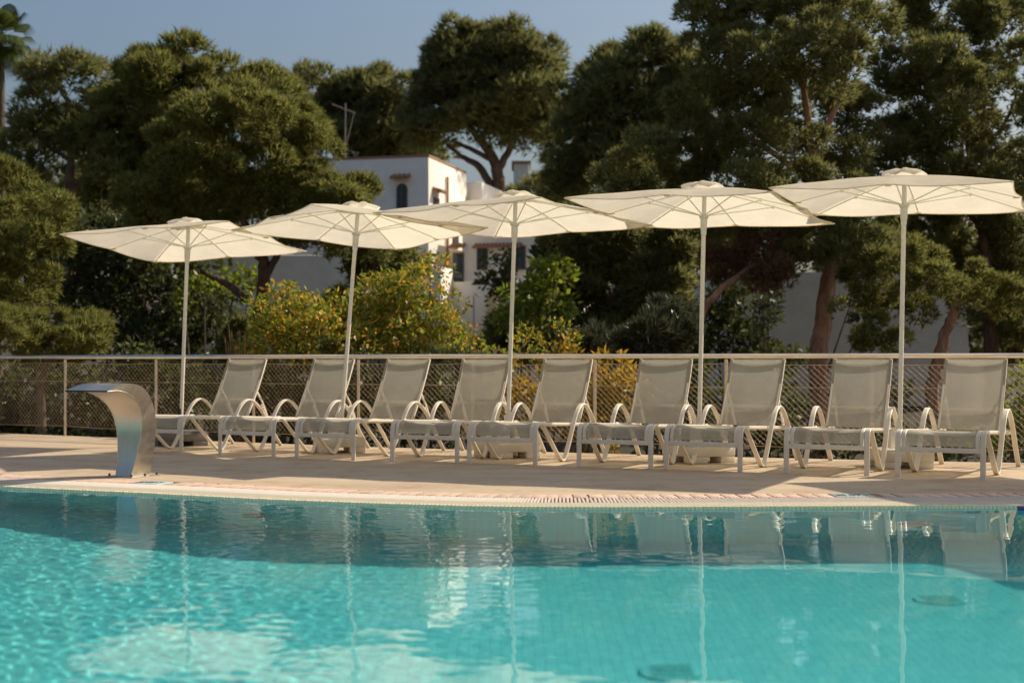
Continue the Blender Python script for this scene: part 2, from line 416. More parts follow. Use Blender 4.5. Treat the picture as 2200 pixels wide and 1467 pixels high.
# ---- water surface with real ripples
def build_water():
    xs = np.concatenate([np.linspace(-12.9, -4.5, 60), np.arange(-4.45, 4.3, 0.0145), np.linspace(4.4, 9.9, 40)])
    ey = np.interp(xs, EDGE[:, 0], EDGE[:, 1]) - 0.001
    nt = 470
    t = np.linspace(0, 1, nt) ** 0.8
    Yg = 2.87 + (ey[None, :] - 2.87) * t[:, None]
    X = np.repeat(xs[None, :], nt, 0)
    r = np.random.default_rng(3)
    Z = np.zeros_like(X); Zs = np.zeros_like(X)
    # livelier water on the left and in the middle, calm on the right and near the viewer
    live = 1.0 / (1 + np.exp((X + 0.2 + (Yg - 7.5) * 0.15) / 0.55))
    near = 1.0 / (1 + np.exp(-(Yg - 5.9) / 0.35))
    for k in range(90):
        lam = 0.055 * (0.19 / 0.055) ** r.random()
        th = r.normal(math.radians(70), 0.8)
        kx, ky = 2 * math.pi / lam * math.cos(th), 2 * math.pi / lam * math.sin(th)
        Zs += lam ** 1.15 * r.uniform(0.5, 1.2) * np.sin(kx * X + ky * Yg + r.random() * 6.28 + 0.5 * np.sin(X * 0.9 + Yg * 1.3 + k))
    for k in range(26):
        lam = 0.25 * (1.4 / 0.25) ** r.random()
        th = r.normal(math.radians(80), 0.7)
        kx, ky = 2 * math.pi / lam * math.cos(th), 2 * math.pi / lam * math.sin(th)
        Z += lam * r.uniform(0.5, 1.2) * np.sin(kx * X + ky * Yg + r.random() * 6.28)
    def slope(a): return np.sqrt(np.mean((np.diff(a[150:], axis=0) / np.diff(Yg[150:], axis=0))[:, 100:600] ** 2))
    Zs *= 0.0125 / slope(Zs); Z *= 0.0026 / slope(Z)
    Z = Z + Zs * (0.10 + 0.90 * live * (0.30 + 0.70 * near))
    amp = 1.0
    Z = WATER + Z * amp
    V = np.stack([X, Yg, Z], -1).reshape(-1, 3); nx = len(xs)
    i = np.arange(nt - 1)[:, None] * nx + np.arange(nx - 1)[None, :]
    Q = np.stack([i, i + 1, i + 1 + nx, i + nx], -1).reshape(-1, 4)
    o = link("pool_water", np_mesh("pool_water", V, Q, M['water'], True)); o['kind'] = 'structure'
    o.cycles.is_caustics_caster = True
build_water()

# ---- pool rim: nosing with its front row of little tiles, slatted overflow grate, brick border
def strip(name, off0, off1, z, mat_, s0=0.0, s1=TOT, n=240, drop=0.0):
    b = MB(); bm = b.bm; ss = np.linspace(s0, s1, n)
    a = edge_at(ss, off0); c = edge_at(ss, off1)
    A = [bm.verts.new((x, y, z)) for x, y in zip(a[0], a[1])]; B = [bm.verts.new((x, y, z)) for x, y in zip(c[0], c[1])]
    for i in range(n - 1): bm.faces.new((A[i], A[i + 1], B[i + 1], B[i]))
    if drop:
        lo = [bm.verts.new((v.co.x, v.co.y, z - drop)) for v in A]; lo2 = [bm.verts.new((v.co.x, v.co.y, z - drop)) for v in B]
        for i in range(n - 1):
            bm.faces.new((A[i], A[i + 1], lo[i + 1], lo[i])); bm.faces.new((B[i], B[i + 1], lo2[i + 1], lo2[i]))
    return b.build(name, mat_)

def build_rim():
    nose = strip("pool_nosing", 0.050, W_NOSE, 0.0, M['nosing'], drop=0.06); nose['kind'] = 'structure'
    # arc length window that the photo shows
    vis = [s for s in np.linspace(0, TOT, 2000) if abs(edge_at(s)[0] / edge_at(s)[1]) < 0.372]
    sa, sb = vis[0] - 0.05, vis[-1] + 0.05
    # little tiles along the water, each a part
    n = 285; pitch = (sb - sa) / n
    me = MB().box((0, 0, 0), (pitch * 0.95, 0.049, 0.056), bevel=0.005).mesh("rim_tile", M['tile'])
    for k in range(n):
        x, y, a = edge_at(sa + (k + 0.5) * pitch, 0.0245)
        o = link("rim_tile", me, nose, (x, y, -0.0275 + rnd.uniform(-0.0008, 0.0008)), (0, 0, a + rnd.uniform(-0.01, 0.01)))
    for (u, v) in ((0.0, sa), (sb, TOT)):
        st = strip("rim_tile_run", 0.0, 0.050, 0.0005, M['tile'], u, v, 80, 0.055); st.parent = nose; st['kind'] = 'stuff'
    # grate
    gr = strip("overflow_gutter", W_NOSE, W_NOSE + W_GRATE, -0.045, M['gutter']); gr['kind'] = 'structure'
    n = 290; pitch = (sb - sa) / n
    me = MB().box((0, 0, 0), (pitch * 0.60, W_GRATE - 0.012, 0.022), bevel=0.003).mesh("grate_slat", M['grate'])
    for k in range(n):
        x, y, a = edge_at(sa + (k + 0.5) * pitch, W_NOSE + W_GRATE / 2)
        link("grate_slat", me, gr, (x, y, -0.0105), (0, 0, a + rnd.uniform(-0.02, 0.02)))
    b = MB()
    for (u, v) in ((1.0, sa), (sb, TOT - 0.3)):
        m = int((v - u) / pitch)
        for k in range(m):
            x, y, a = edge_at(u + (k + 0.5) * pitch, W_NOSE + W_GRATE / 2)
            b.box((x, y, -0.0105), (pitch * 0.6, W_GRATE - 0.012, 0.022), Matrix.Rotation(float(a), 3, 'Z'))
    st = b.build("grate_slat_run", M['grate'], gr); st['kind'] = 'stuff'
    # brick border
    br = strip("brick_border", W_NOSE + W_GRATE, W_NOSE + W_GRATE + W_BRICK, -0.008, M['grout'], drop=0.05); br['kind'] = 'structure'
    pitch = 0.112
    n = int((sb - sa + 1.2) / pitch)
    meshes = []
    for j in range(5):
        c = rnd.uniform(0.85, 1.15)
        mt = simple("terracotta_brick", (0.56 * c, (0.385 + rnd.uniform(-.03, .03)) * c, 0.29 * c), 0.75, 0.2, 9, 0.3, 80)
        meshes.append(MB().box((0, 0, 0), (pitch - 0.012, W_BRICK - 0.012, 0.05), bevel=0.004).mesh("brick", mt))
    marks = [((1831, 1063.5), "1,60 M"), ((354, 1032.5), "1,40 M")]
    ms = []
    for (px, py), txt in marks:
        Y = EYE * F / (py - HZ); p = np.array([(px - CX) / F * Y, Y])
        cand = np.linspace(0, TOT, 4000); ex, ey, ea = edge_at(cand, W_NOSE + W_GRATE + W_BRICK / 2)
        ms.append(cand[np.argmin((ex - p[0]) ** 2 + (ey - p[1]) ** 2)])
    for k in range(n):
        s = sa - 0.6 + (k + 0.5) * pitch
        if any(abs(s - q) < 0.165 for q in ms): continue
        x, y, a = edge_at(s, W_NOSE + W_GRATE + W_BRICK / 2)
        link("brick", meshes[rnd.randrange(5)], br, (x, y, -0.0235 + rnd.uniform(-0.0015, 0.001)), (0, 0, a + rnd.uniform(-0.015, 0.015)))
    for q, (_, txt) in zip(ms, marks):
        x, y, a = edge_at(q, W_NOSE + W_GRATE + W_BRICK / 2)
        e = empty("depth_marker", (x, y, 0), a + math.pi)
        tag(e, "pale blue upside-down depth tile %s in the border %s" % (txt, "below the last loungers" if txt[2] == '6' else "beside the steel water spout"), "depth marker", "depth markers in the pool border")
        MB().box((0, 0, -0.022), (0.265, W_BRICK - 0.01, 0.05), bevel=0.003).build("tile_plate", M['marker'], e)
        cu = bpy.data.curves.new("lettering", 'FONT'); cu.body = txt; cu.size = 0.105; cu.align_x = 'CENTER'; cu.align_y = 'CENTER'
        cu.extrude = 0.0008; cu.materials.append(M['ink']); cu.offset = 0.0012
        tmp = bpy.data.objects.new("tmp", cu); me_ = bpy.data.meshes.new_from_object(tmp); bpy.data.objects.remove(tmp); o = link("lettering", me_, e); o.location = (0, 0, 0.0045); o.scale = (0.80, 1.35, 1)
build_rim()

# ---- house and walls beyond the garden
def house_frame(px, Y, ang):
    o = at(px, 0, Y); return Vector((o.x, o.y, 0)), ang

def arched(w, h, d, n=10):
    """outline of an arched opening in (x,z), returns list"""
    r = w / 2; pts = [(-r, 0), (r, 0)]
    for k in range(n + 1):
        a = math.pi * k / n; pts.append((r * math.cos(a), h - r + r * math.sin(a)))
    return pts

def xz_prism(b, outline, y0, y1, dx=0, dz=0):
    A = [b.bm.verts.new((x + dx, y0, z + dz)) for x, z in outline]; B = [b.bm.verts.new((x + dx, y1, z + dz)) for x, z in outline]
    n = len(A)
    for k in range(n): b.bm.faces.new((A[k], A[(k + 1) % n], B[(k + 1) % n], B[k]))
    b.bm.faces.new(A[::-1]); b.bm.faces.new(B)
    return b

def window(parent, name, loc, rz, w, h, arch=False, frame='wood', bars=1):
    outer = arched(w, h, 0) if arch else [(-w/2, 0), (w/2, 0), (w/2, h), (-w/2, h)]
    f = xz_prism(MB(), outer, -0.03, 0.05).build(name, M[frame], parent, loc, (0, 0, rz))
    s = 0.78
    inner = [(x * s, z * (1 - 0.12) + 0.06 * h) for x, z in outer]
    xz_prism(MB(), inner, -0.045, 0.03).build("pane", M['glass'], f)
    for k in range(bars):
        x = (k + 1) / (bars + 1) * w * s - w * s / 2
        MB().box((x, -0.05, h * 0.5), (0.03, 0.03, h * 0.86)).build("glazing_bar", M[frame], f)
    return f

def ledge(parent, loc, rz, w):
    """little awning of roof tiles over an opening"""
    e = MB().box((0, -0.14, 0.02), (w, 0.32, 0.05), Matrix.Rotation(0.28, 3, 'X')).build("tile_awning", M['rooftile'], parent, loc, (0, 0, rz))
    n = max(4, int(w / 0.13)); p = w / n
    me = None
    for k in range(n):
        x = -w / 2 + (k + 0.5) * p
        if me is None:
            me = MB().tube([(0, -0.31, -0.015), (0, 0.0, 0.085)], p * 0.42, 8).mesh("roof_tile", M['rooftile'])
        link("roof_tile", me, e, (x, 0, 0.01))
    return e

def build_house():
    A = at(921, 0, 45.0); rz = -math.atan2(0.25, 0.97)
    h = empty("white_house", (A.x, A.y, 0), rz)
    tag(h, "white flat-roofed plaster house with an arched window and tiled awnings among the pines", "house")
    g = 0.3
    def blk(name, u0, u1, v0, v1, z0, z1, m='plaster'):
        return MB().box(((u0 + u1) / 2, (v0 + v1) / 2, (z0 + z1) / 2), (u1 - u0, v1 - v0, z1 - z0), bevel=0.04).build(name, M[m], h)
    w = blk("wall", -4.6, 0, 0, 4.2, g, 7.42)
    blk("rear_wing_wall", -4, 0.5, 4.5, 8.4, g, 7.15)
    blk("side_wing_wall", 0.62, 4.1, 1.6, 6.5, g, 5.35)
    blk("parapet_pier", -0.34, 0.015, 3.5, 4.25, 6.6, 7.32)
    MB().box((-2.3, 2.1, 7.45), (4.64, 4.24, 0.06)).build("roof", M['rooftile'], h)
    blk("side_roof", 0.56, 4.16, 1.54, 6.56, 5.352, 5.42)
    blk("balcony_floor", 0.03, 1.5, 0.3, 1.58, 3.0, 3.16)
    b = blk("balcony_parapet", 0.03, 0.72, -1.0, 0.25, g, 3.86)
    blk("garden_parapet", 0.75, 3.2, 0.15, 0.35, g, 3.45)
    def front(px, py, v=0.0):          # local u,z of a picture point lying on the plane v
        best = None
        for k in range(400):
            Y = 40 + k * 0.03; p = at(px, py, Y) - Vector((A.x, A.y, 0))
            q = Matrix.Rotation(-rz, 3, 'Z') @ p
            if best is None or abs(q.y - v) < best[0]: best = (abs(q.y - v), q.x, q.z)
        return best[1], best[2]
    u, z = front(864, 440); window(h, "window", (u, -0.02, z - 0.15), 0, 0.36, 0.82, True, 'wood', 1)
    u, z = front(863, 383); ledge(h, (u, 0, z), 0, 0.62)
    u, z = front(757, 388); ledge(h, (u, 0, z), 0, 0.62)
    # right, sunlit side
    for vv, zz, ww in ((0.75, 5.05, 0.5), (2.9, 4.75, 0.6)):
        window(h, "window", (0.02, vv, zz), math.pi / 2, ww, 1.15, False, 'wood', 1)
        ledge(h, (0.0, vv, zz + 1.32), math.pi / 2, ww + 0.3)
    MB().tube([(0.06, 1.85, g), (0.06, 1.85, 7.0)], 0.045, 8).build("downpipe", M['rooftile'], h)
    u, z = front(1070, 531, 1.6); ledge(h, (u, 1.6, z), 0, 1.6)
    u, z = front(1036, 580, 1.6); window(h, "window", (u, 1.58, z), 0, 0.36, 0.78, False, 'wood', 1)
    u, z = front(1118, 580, 1.6); window(h, "window", (u, 1.58, z), 0, 0.36, 0.78, False, 'wood', 1)
    u, z = front(985, 612, 1.6); window(h, "door", (u, 1.58, z), 0, 0.36, 1.05, False, 'wood', 1)
    u, z = front(985, 531, 1.6); ledge(h, (u, 1.6, z), 0, 0.5)
    # aerial on the roof
    p = at(741, 334, 46.5); e = empty("tv_aerial", p); tag(e, "thin rusty television aerial mast on the white house roof", "aerial")
    H = 1.7
    MB().tube([(0, 0, -0.7), (0.02, 0, H)], 0.028, 6).build("mast", M['mast'], e)
    MB().tube([(-0.42, 0, H - 0.03), (0.34, 0, H - 0.32)], 0.02, 6).build("boom", M['mast'], e)
    b = MB()
    for k in range(6):
        t = k / 5; x = -0.4 + 0.72 * t; zz = H - 0.03 - 0.28 * t
        b.tube([(x, -0.2 - 0.06 * t, zz), (x, 0.2 + 0.06 * t, zz)], 0.008, 5)
    b.build("dipole", M['mast'], e)
    MB().tube([(0.02, 0, H * 0.15), (0.3, 0.02, H - 0.3)], 0.012, 5).build("stay", M['mast'], e)
    # lamp post and folded parasol in front of the wing
    p = at(1018, 706, 43.3); e = empty("garden_lamp", p); tag(e, "slim garden lamp post with a tilted white head before the house", "lamp post")
    MB().tube([(0, 0, -0.6), (0, 0, 1.0)], 0.022, 6).build("post", M['mast'], e)
    MB().box((0.09, 0, 1.02), (0.2, 0.12, 0.06), Matrix.Rotation(0.55, 3, 'Y'), 0.015).build("lamp_head", M['plaster'], e)
    p = at(1059, 706, 43.0); e = empty("folded_parasol", p); tag(e, "tall folded cream parasol standing beside the house wing", "parasol")
    MB().tube([(0, 0, -0.6), (0, 0, 1.45)], 0.025, 8).build("pole", M['wood'], e)
    MB().tube([(0, 0, 0.05), (0, 0, 0.3), (0, 0, 0.8), (0, 0, 1.1), (0, 0, 1.3), (0, 0, 1.42)], [0.10, 0.17, 0.2, 0.17, 0.09, 0.01], 10).build("canopy", M['canvas'], e)
    # long low white wall left of the house, behind the pine trunk
    p = at(600, 700, 37.0)
    e = MB().box((p.x, p.y, 2.0), (4.6, 0.3, 3.4), bevel=0.03).build("garden_wall", M['plaster_old'])
    tag(e, "whitewashed garden wall behind the leaning pine trunk", "wall")
    # white building in the shade on the right
    Y = 30.0
    a = at(1560, 790, Y); c = at(2092, 790, Y); t = at(2070, 600, Y)
    b = MB(); bm = b.bm
    zb = -1.0; zt = at(0, 585, Y).z
    o_ = [(a.x, zb), (c.x + 0.06, zb), (t.x, zt), (a.x, zt)]
    lo = [bm.verts.new((x, Y, z)) for x, z in o_]; hi = [bm.verts.new((x, Y + 7, z)) for x, z in o_]
    for k in range(4): bm.faces.new((lo[k], lo[(k + 1) % 4], hi[(k + 1) % 4], hi[k]))
    bm.faces.new(lo[::-1]); bm.faces.new(hi)
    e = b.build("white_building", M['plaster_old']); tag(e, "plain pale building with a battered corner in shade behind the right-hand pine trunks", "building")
    # far houses glimpsed through the pines
    for px, py, w_, Y, lab in ((1120, 376, 0.8, 74, "grey far house glimpsed under the umbrella pine"), (1205, 424, 2.4, 66, "small far white wall just above the middle parasols")):
        p = at(px, py, Y)
        e = empty("distant_house", (p.x, p.y, 0)); tag(e, lab, "house")
        MB().box((0, 1.5, (p.z) / 2 + 0.6), (w_, 3, p.z), bevel=0.05).build("wall", M['plaster_old'], e)
        MB().box((0, 1.5, p.z + 0.66), (w_ + 0.2, 3.2, 0.12)).build("roof", M['rooftile'], e)
build_house()

def build_bounce_building():  # unseen block, added to bounce warm sunlight into shaded fronts and feed reflections
    e = empty("bounce_building", (0, -11.0, 0)); tag(e, "unseen white four-storey block added behind the viewpoint for bounce light", "bounce_building")
    MB().box((0, -4, 6.6), (64, 8, 13.2)).build("wall", M['plaster'], e)
    MB().box((0, -4, 13.3), (64.6, 8.6, 0.2)).build("roof", M['rooftile'], e)
    wf = MB().box((0, 0.02, 0), (1.5, 0.08, 2.1)).mesh("window", M['wood']); pn = MB().box((0, 0.05, 0), (1.3, 0.06, 1.9)).mesh("pane", M['glass'])
    bl = MB().box((0, 0.7, 0), (2.6, 1.4, 0.18)).box((0, 1.35, 0.5), (2.6, 0.1, 0.9)).mesh("balcony", M['plaster'])
    for j in range(4):
        for i in range(-8, 9):
            w = link("window", wf, e, (i * 3.7, 0, 1.4 + 3.2 * j)); link("pane", pn, w)
            if j: link("balcony", bl, e, (i * 3.7, 0, 0.25 + 3.2 * j))
build_bounce_building()

# ------------------------------------------------------------------ vegetation
def unit(v): return v / (np.linalg.norm(v, axis=-1, keepdims=True) + 1e-9)

def blades(pos, dirs, length, width, r, k, spread):
    """k thin leaf blades per point, fanned round dirs"""
    n = len(pos)
    P = np.repeat(pos, k, 0); D = np.repeat(dirs, k, 0)
    D = unit(D + r.normal(0, spread, (n * k, 3)))
    side = unit(np.cross(D, r.normal(0, 1, (n * k, 3))))
    Ln = (length * r.uniform(0.6, 1.3, (n * k, 1))); Wd = width * r.uniform(0.7, 1.3, (n * k, 1))
    a = P - side * Wd * 0.5; b = P + side * Wd * 0.5; c = P + D * Ln
    V = np.stack([a, b, c], 1).reshape(-1, 3)
    return V

def leaf_quads(pos, dirs, length, width, r, spread, droop=0.3):
    """one pointed leaf (two triangles) per point"""
    n = len(pos)
    D = unit(dirs + r.normal(0, spread, (n, 3)) + np.array([0, 0, -droop]))
    side = unit(np.cross(D, r.normal(0, 1, (n, 3))))
    Ln = length * r.uniform(0.6, 1.3, (n, 1)); Wd = width * r.uniform(0.7, 1.3, (n, 1))
    a = pos; b = pos + D * Ln * 0.45 + side * Wd * 0.5; c = pos + D * Ln; d = pos + D * Ln * 0.45 - side * Wd * 0.5
    return np.stack([a, b, c, d], 1).reshape(-1, 3)

def lobe_points(lobes, r, dens, rs, m, fill=0.35, flat=0.8, lump=0.25):
    """clumps on the shell of every lobe, tufts round every clump"""
    P, D = [], []
    for (c, rad) in lobes:
        c = np.array(c); rad = np.array(rad); rm = rad.mean()
        n = max(6, int(dens * 4 * math.pi * rm * rm))
        u = unit(r.normal(0, 1, (n, 3)))
        lob = 1 + lump * np.sin(u[:, 0] * 4.1 + c[0] * 3) * np.cos(u[:, 2] * 3.7 + c[1]) + r.uniform(-0.2, 0.14, n)
        inner = r.random(n) < fill
        q = np.where(inner, r.uniform(0.3, 0.8, n), 1.0) * lob
        cc = c + u * rad * q[:, None]
        k = m
        sz = rs * r.uniform(0.55, 1.5, (n, 1, 1))
        # a puff: tufts on the outer and upper shell of a small dome
        o0 = r.normal(0, 1, (n, k, 3)) + u[:, None, :] * 0.55 + np.array([0, 0, 0.55])
        off = unit(o0) * r.uniform(0.25, 1.0, (n, k, 1)) ** 0.45 * sz * np.array([1, 1, flat])
        pts = cc[:, None, :] + off
        dd = unit(u[:, None, :] * 0.35 + off / sz * 1.1 + np.array([0, 0, 0.5]))
        P.append(pts.reshape(-1, 3)); D.append(dd.reshape(-1, 3))
    return np.concatenate(P), np.concatenate(D)

def px_lobes(spec, Y, r, dy=0.6):
    out = []
    for s in spec:
        cx, cy, rx, ry = s[:4]; yy = Y + (s[4] if len(s) > 4 else r.uniform(-dy, dy))
        p = at(cx, cy, yy); a, b = rx / F * yy, ry / F * yy
        out.append(((p.x, p.y, p.z), (a, (a + b) * 0.5, b)))
    return out

def trunk_mesh(paths, Y, r):
    b = MB()
    for path in paths:
        pts = [at(p[0], p[1], Y + (p[3] if len(p) > 3 else 0)) for p in path]; rad = [p[2] / F * Y for p in path]
        pp = catmull([(*q, w) for q, w in zip(pts, rad)], 5)
        b.tube([Vector(q[:3]) + Vector(r.normal(0, 0.012, 3)) for q in pp], [max(0.008, q[3]) for q in pp], 9)
    return b

TUFTS = [0]
DK = (0.95, 5.2, 1.4)        # clump density, tufts per clump, needle width (needles)
DL = (1.9, 2.0, 1.4)       # the same for leaves
def tree(name, label, cat, Y, lobes, trunks, leaf='pine', bark='bark_dark', seed=0, dens=3.2, rs=0.30, m=12, k=6, L_=0.17, W_=0.024,
         fill=0.35, flat=0.75, spread=0.55, group=None, kind='needle', dy=0.6, extra=None):
    r = np.random.default_rng(seed + 100)
    base = at(trunks[0][0][0], trunks[0][0][1], Y) if trunks else at(lobes[0][0], lobes[0][1] + lobes[0][3], Y)
    gz = float(ground_z(base.x, base.y))
    e = empty(name, (base.x, base.y, gz)); tag(e, label, cat, group)
    org = np.array([base.x, base.y, gz])
    lb = px_lobes(lobes, Y, r, dy)
    if kind == 'needle': dens, m, W_ = dens * DK[0], int(m * DK[1]), W_ * DK[2]
    else: dens, m, W_ = dens * DL[0], int(m * DL[1]), W_ * DL[2]
    pos, dirs = lobe_points(lb, r, dens, rs, m, fill, flat)
    if kind == 'needle':
        V = blades(pos, dirs, L_, W_, r, k, spread); Q = np.arange(len(V)).reshape(-1, 3)
    else:
        V = leaf_quads(pos, dirs, L_, W_, r, spread, 0.35); Q = np.arange(len(V)).reshape(-1, 4)
    TUFTS[0] += len(Q) * (1 if kind == 'needle' else 2)
    link("crown", np_mesh("crown", V - org, Q, M[leaf]), e)
    if extra:                            # dead or differently coloured part of the crown
        lb2 = px_lobes(extra[1], Y, r, dy); p2, d2 = lobe_points(lb2, r, dens * 0.8, rs, m, 0.5, flat)
        V = blades(p2, d2, L_, W_ * 0.8, r, k, spread); Q = np.arange(len(V)).reshape(-1, 3); TUFTS[0] += len(Q)
        link("dry_foliage", np_mesh("dry_foliage", V - org, Q, M[extra[0]]), e)
    if trunks:
        t0 = trunks[0][0]
        paths = [[(t0[0], F / Y * (EYE - gz) + HZ + 8, t0[2] * 1.15)] + list(trunks[0])] + list(trunks[1:])
        b = trunk_mesh(paths, Y, r)
        bmesh.ops.translate(b.bm, vec=-Vector(org), verts=b.bm.verts[:])
        b.build("trunk", M[bark], e)
    else:                                # a shrub: a few stems inside
        b = MB()
        for (c, rad) in lb[:6]:
            s = Vector(c) - Vector(org) + Vector((0, 0, -0.1 * rad[2]))
            b.tube([Vector((s.x * 0.25, s.y * 0.25, 0.0)), Vector((s.x * 0.7, s.y * 0.7, s.z * 0.5)), s], [0.03, 0.022, 0.008], 6)
        b.build("stem", M['bark_grey'], e)
    return e

G1 = "pines behind the pool terrace"
# -- left group
tree("pine_tree", "tall thin pine with open airy crown and pale limbs beside the palm", "tree", 34,
     [(80, 165, 60, 45), (150, 150, 70, 42), (215, 175, 45, 40), (60, 240, 60, 40), (130, 245, 75, 42), (205, 240, 50, 45), (60, 320, 75, 45), (140, 320, 60, 40), (190, 290, 45, 40), (40, 390, 50, 40), (110, 380, 40, 30)],
     [[(150, 430, 11), (152, 360, 9), (160, 300, 8), (150, 230, 6), (120, 170, 4)], [(158, 310, 6), (200, 270, 5), (215, 200, 3)], [(155, 350, 5), (100, 310, 4), (60, 280, 2)], [(152, 400, 6), (210, 370, 5), (250, 330, 3)]],
     'pine_dark', 'bark_grey', 1, dens=1.9, rs=0.36, m=11, k=6, L_=0.22, W_=0.026, group=G1)
tree("pine_tree", "large dark rounded pine rising behind the sunlit pine on the left", "tree", 33,
     [(335, 175, 62, 62), (405, 145, 45, 36), (290, 220, 70, 60), (370, 235, 75, 60), (470, 190, 80, 50), (255, 300, 60, 70), (540, 220, 70, 50), (600, 250, 60, 40), (320, 320, 80, 60), (270, 390, 60, 70), (430, 400, 90, 60), (540, 410, 80, 55), (380, 150, 60, 40), (650, 280, 45, 40)],
     [[(300, 470, 14), (310, 400, 12), (330, 300, 9), (345, 220, 6)], [(310, 380, 7), (380, 300, 5), (440, 230, 3)]],
     'pine', 'bark_dark', 2, dens=3.0, rs=0.38, m=13, k=6, L_=0.21, W_=0.03, group=G1)
tree("pine_tree", "broad sunlit olive-green pine with a leaning trunk behind the leftmost parasols", "tree", 25,
     [(400, 300, 72, 58), (480, 250, 78, 52), (570, 240, 74, 52), (630, 290, 72, 52), (660, 345, 45, 52), (360, 380, 52, 52), (470, 350, 98, 60), (580, 360, 98, 56), (520, 440, 80, 50), (640, 420, 78, 42), (700, 425, 48, 32), (440, 450, 52, 44), (360, 460, 60, 52), (770, 408, 22, 16), (690, 465, 50, 26), (600, 490, 52, 30), (745, 430, 28, 18), (300, 440, 55, 62), (690, 505, 75, 30), (790, 525, 50, 26)],
     [[(556, 690, 15), (562, 640, 14), (568, 590, 13), (560, 540, 10), (520, 470, 7), (490, 400, 4)], [(568, 600, 8), (600, 540, 7), (650, 480, 5), (690, 430, 3)], [(530, 650, 8), (500, 618, 8), (465, 600, 6), (430, 580, 4)], [(560, 560, 6), (540, 540, 5), (520, 520, 3)]],
     'pine', 'bark_dark', 3, dens=4.6, rs=0.25, m=20, k=6, L_=0.115, W_=0.017, group=G1)
tree("pine_tree", "low bushy green pine filling the left edge above the railing", "tree", 21,
     [(30, 430, 70, 60), (-40, 470, 80, 70), (90, 470, 60, 55), (60, 540, 80, 55), (-20, 560, 90, 60), (20, 640, 80, 50), (-60, 650, 70, 60), (60, 620, 45, 40)],
     [[(-60, 780, 12), (-50, 650, 10), (-20, 540, 7), (20, 450, 4)]],
     'pine', 'bark_dark', 4, dens=5.0, rs=0.2, m=17, k=7, L_=0.105, W_=0.0145, group=G1)
tree("young_pine", "young pine with two round light green heads just behind the railing", "tree", 19.5,
     [(75, 705, 55, 45), (160, 705, 48, 42), (30, 730, 60, 45), (120, 745, 70, 35), (185, 735, 35, 35), (-10, 690, 40, 40)],
     [[(90, 850, 9), (95, 790, 7), (110, 740, 4)], [(95, 790, 5), (150, 740, 4), (165, 700, 2)]],
     'pine', 'bark_grey', 5, dens=6.5, rs=0.15, m=13, k=7, L_=0.11, W_=0.015, group=G1)
# -- middle group, far
tree("pine_tree", "rounded pine behind the aerial, left of the umbrella pine", "tree", 56,
     [(680, 210, 40, 40), (740, 190, 50, 38), (800, 195, 55, 40), (860, 210, 50, 45), (720, 260, 60, 50), (800, 270, 70, 55), (870, 290, 60, 60), (760, 320, 70, 50), (840, 350, 70, 40)],
     [[(800, 420, 12), (800, 330, 10), (790, 250, 6)]], 'pine_dark', 'bark_dark', 6, dens=1.35, rs=0.62, m=14, k=6, L_=0.34, W_=0.045, group=G1)
tree("umbrella_pine", "tall umbrella pine with a domed crown and forked trunk above the white house", "tree", 52,
     [(1050, 112, 100, 48), (965, 150, 58, 48), (1135, 150, 62, 48), (935, 220, 42, 52), (1010, 195, 80, 55), (1105, 205, 80, 55), (1170, 230, 34, 52), (945, 290, 48, 34), (1030, 255, 70, 42), (1120, 268, 58, 34), (1000, 98, 34, 28), (1085, 84, 44, 24), (905, 300, 34, 34), (1165, 290, 30, 26)],
     [[(1072, 420, 14), (1070, 380, 13), (1060, 340, 11), (1030, 300, 8), (1000, 260, 5)], [(1068, 370, 9), (1095, 320, 7), (1120, 270, 5), (1140, 220, 3)], [(1060, 345, 6), (1010, 320, 5), (970, 300, 3)], [(1060, 410, 9), (1030, 360, 8), (990, 335, 5), (960, 310, 3)], [(1095, 320, 5), (1090, 260, 4), (1080, 190, 3)]],
     'pine_dark', 'bark_dark', 7, dens=1.75, rs=0.55, m=14, k=6, L_=0.32, W_=0.042, group=G1)
tree("pine_tree", "spreading pine with reddish inner branches between the umbrella pine and the big pine", "tree", 43,
     [(1300, 150, 55, 40), (1370, 130, 60, 40), (1440, 150, 60, 40), (1500, 180, 60, 50), (1250, 220, 60, 45), (1330, 200, 70, 50), (1430, 210, 70, 45), (1240, 285, 55, 50), (1310, 290, 60, 55), (1225, 350, 40, 34), (1390, 320, 60, 60), (1300, 360, 70, 50), (1480, 260, 50, 50), (1385, 105, 30, 25), (1250, 400, 60, 40)],
     [[(1400, 430, 11), (1410, 340, 9), (1425, 260, 7), (1412, 190, 4)], [(1425, 270, 5), (1450, 220, 4), (1480, 180, 3)], [(1405, 370, 6), (1360, 300, 4), (1340, 240, 3)]],
     'pine_dark', 'bark_red', 8, dens=2.0, rs=0.48, m=13, k=6, L_=0.27, W_=0.035, group=G1)
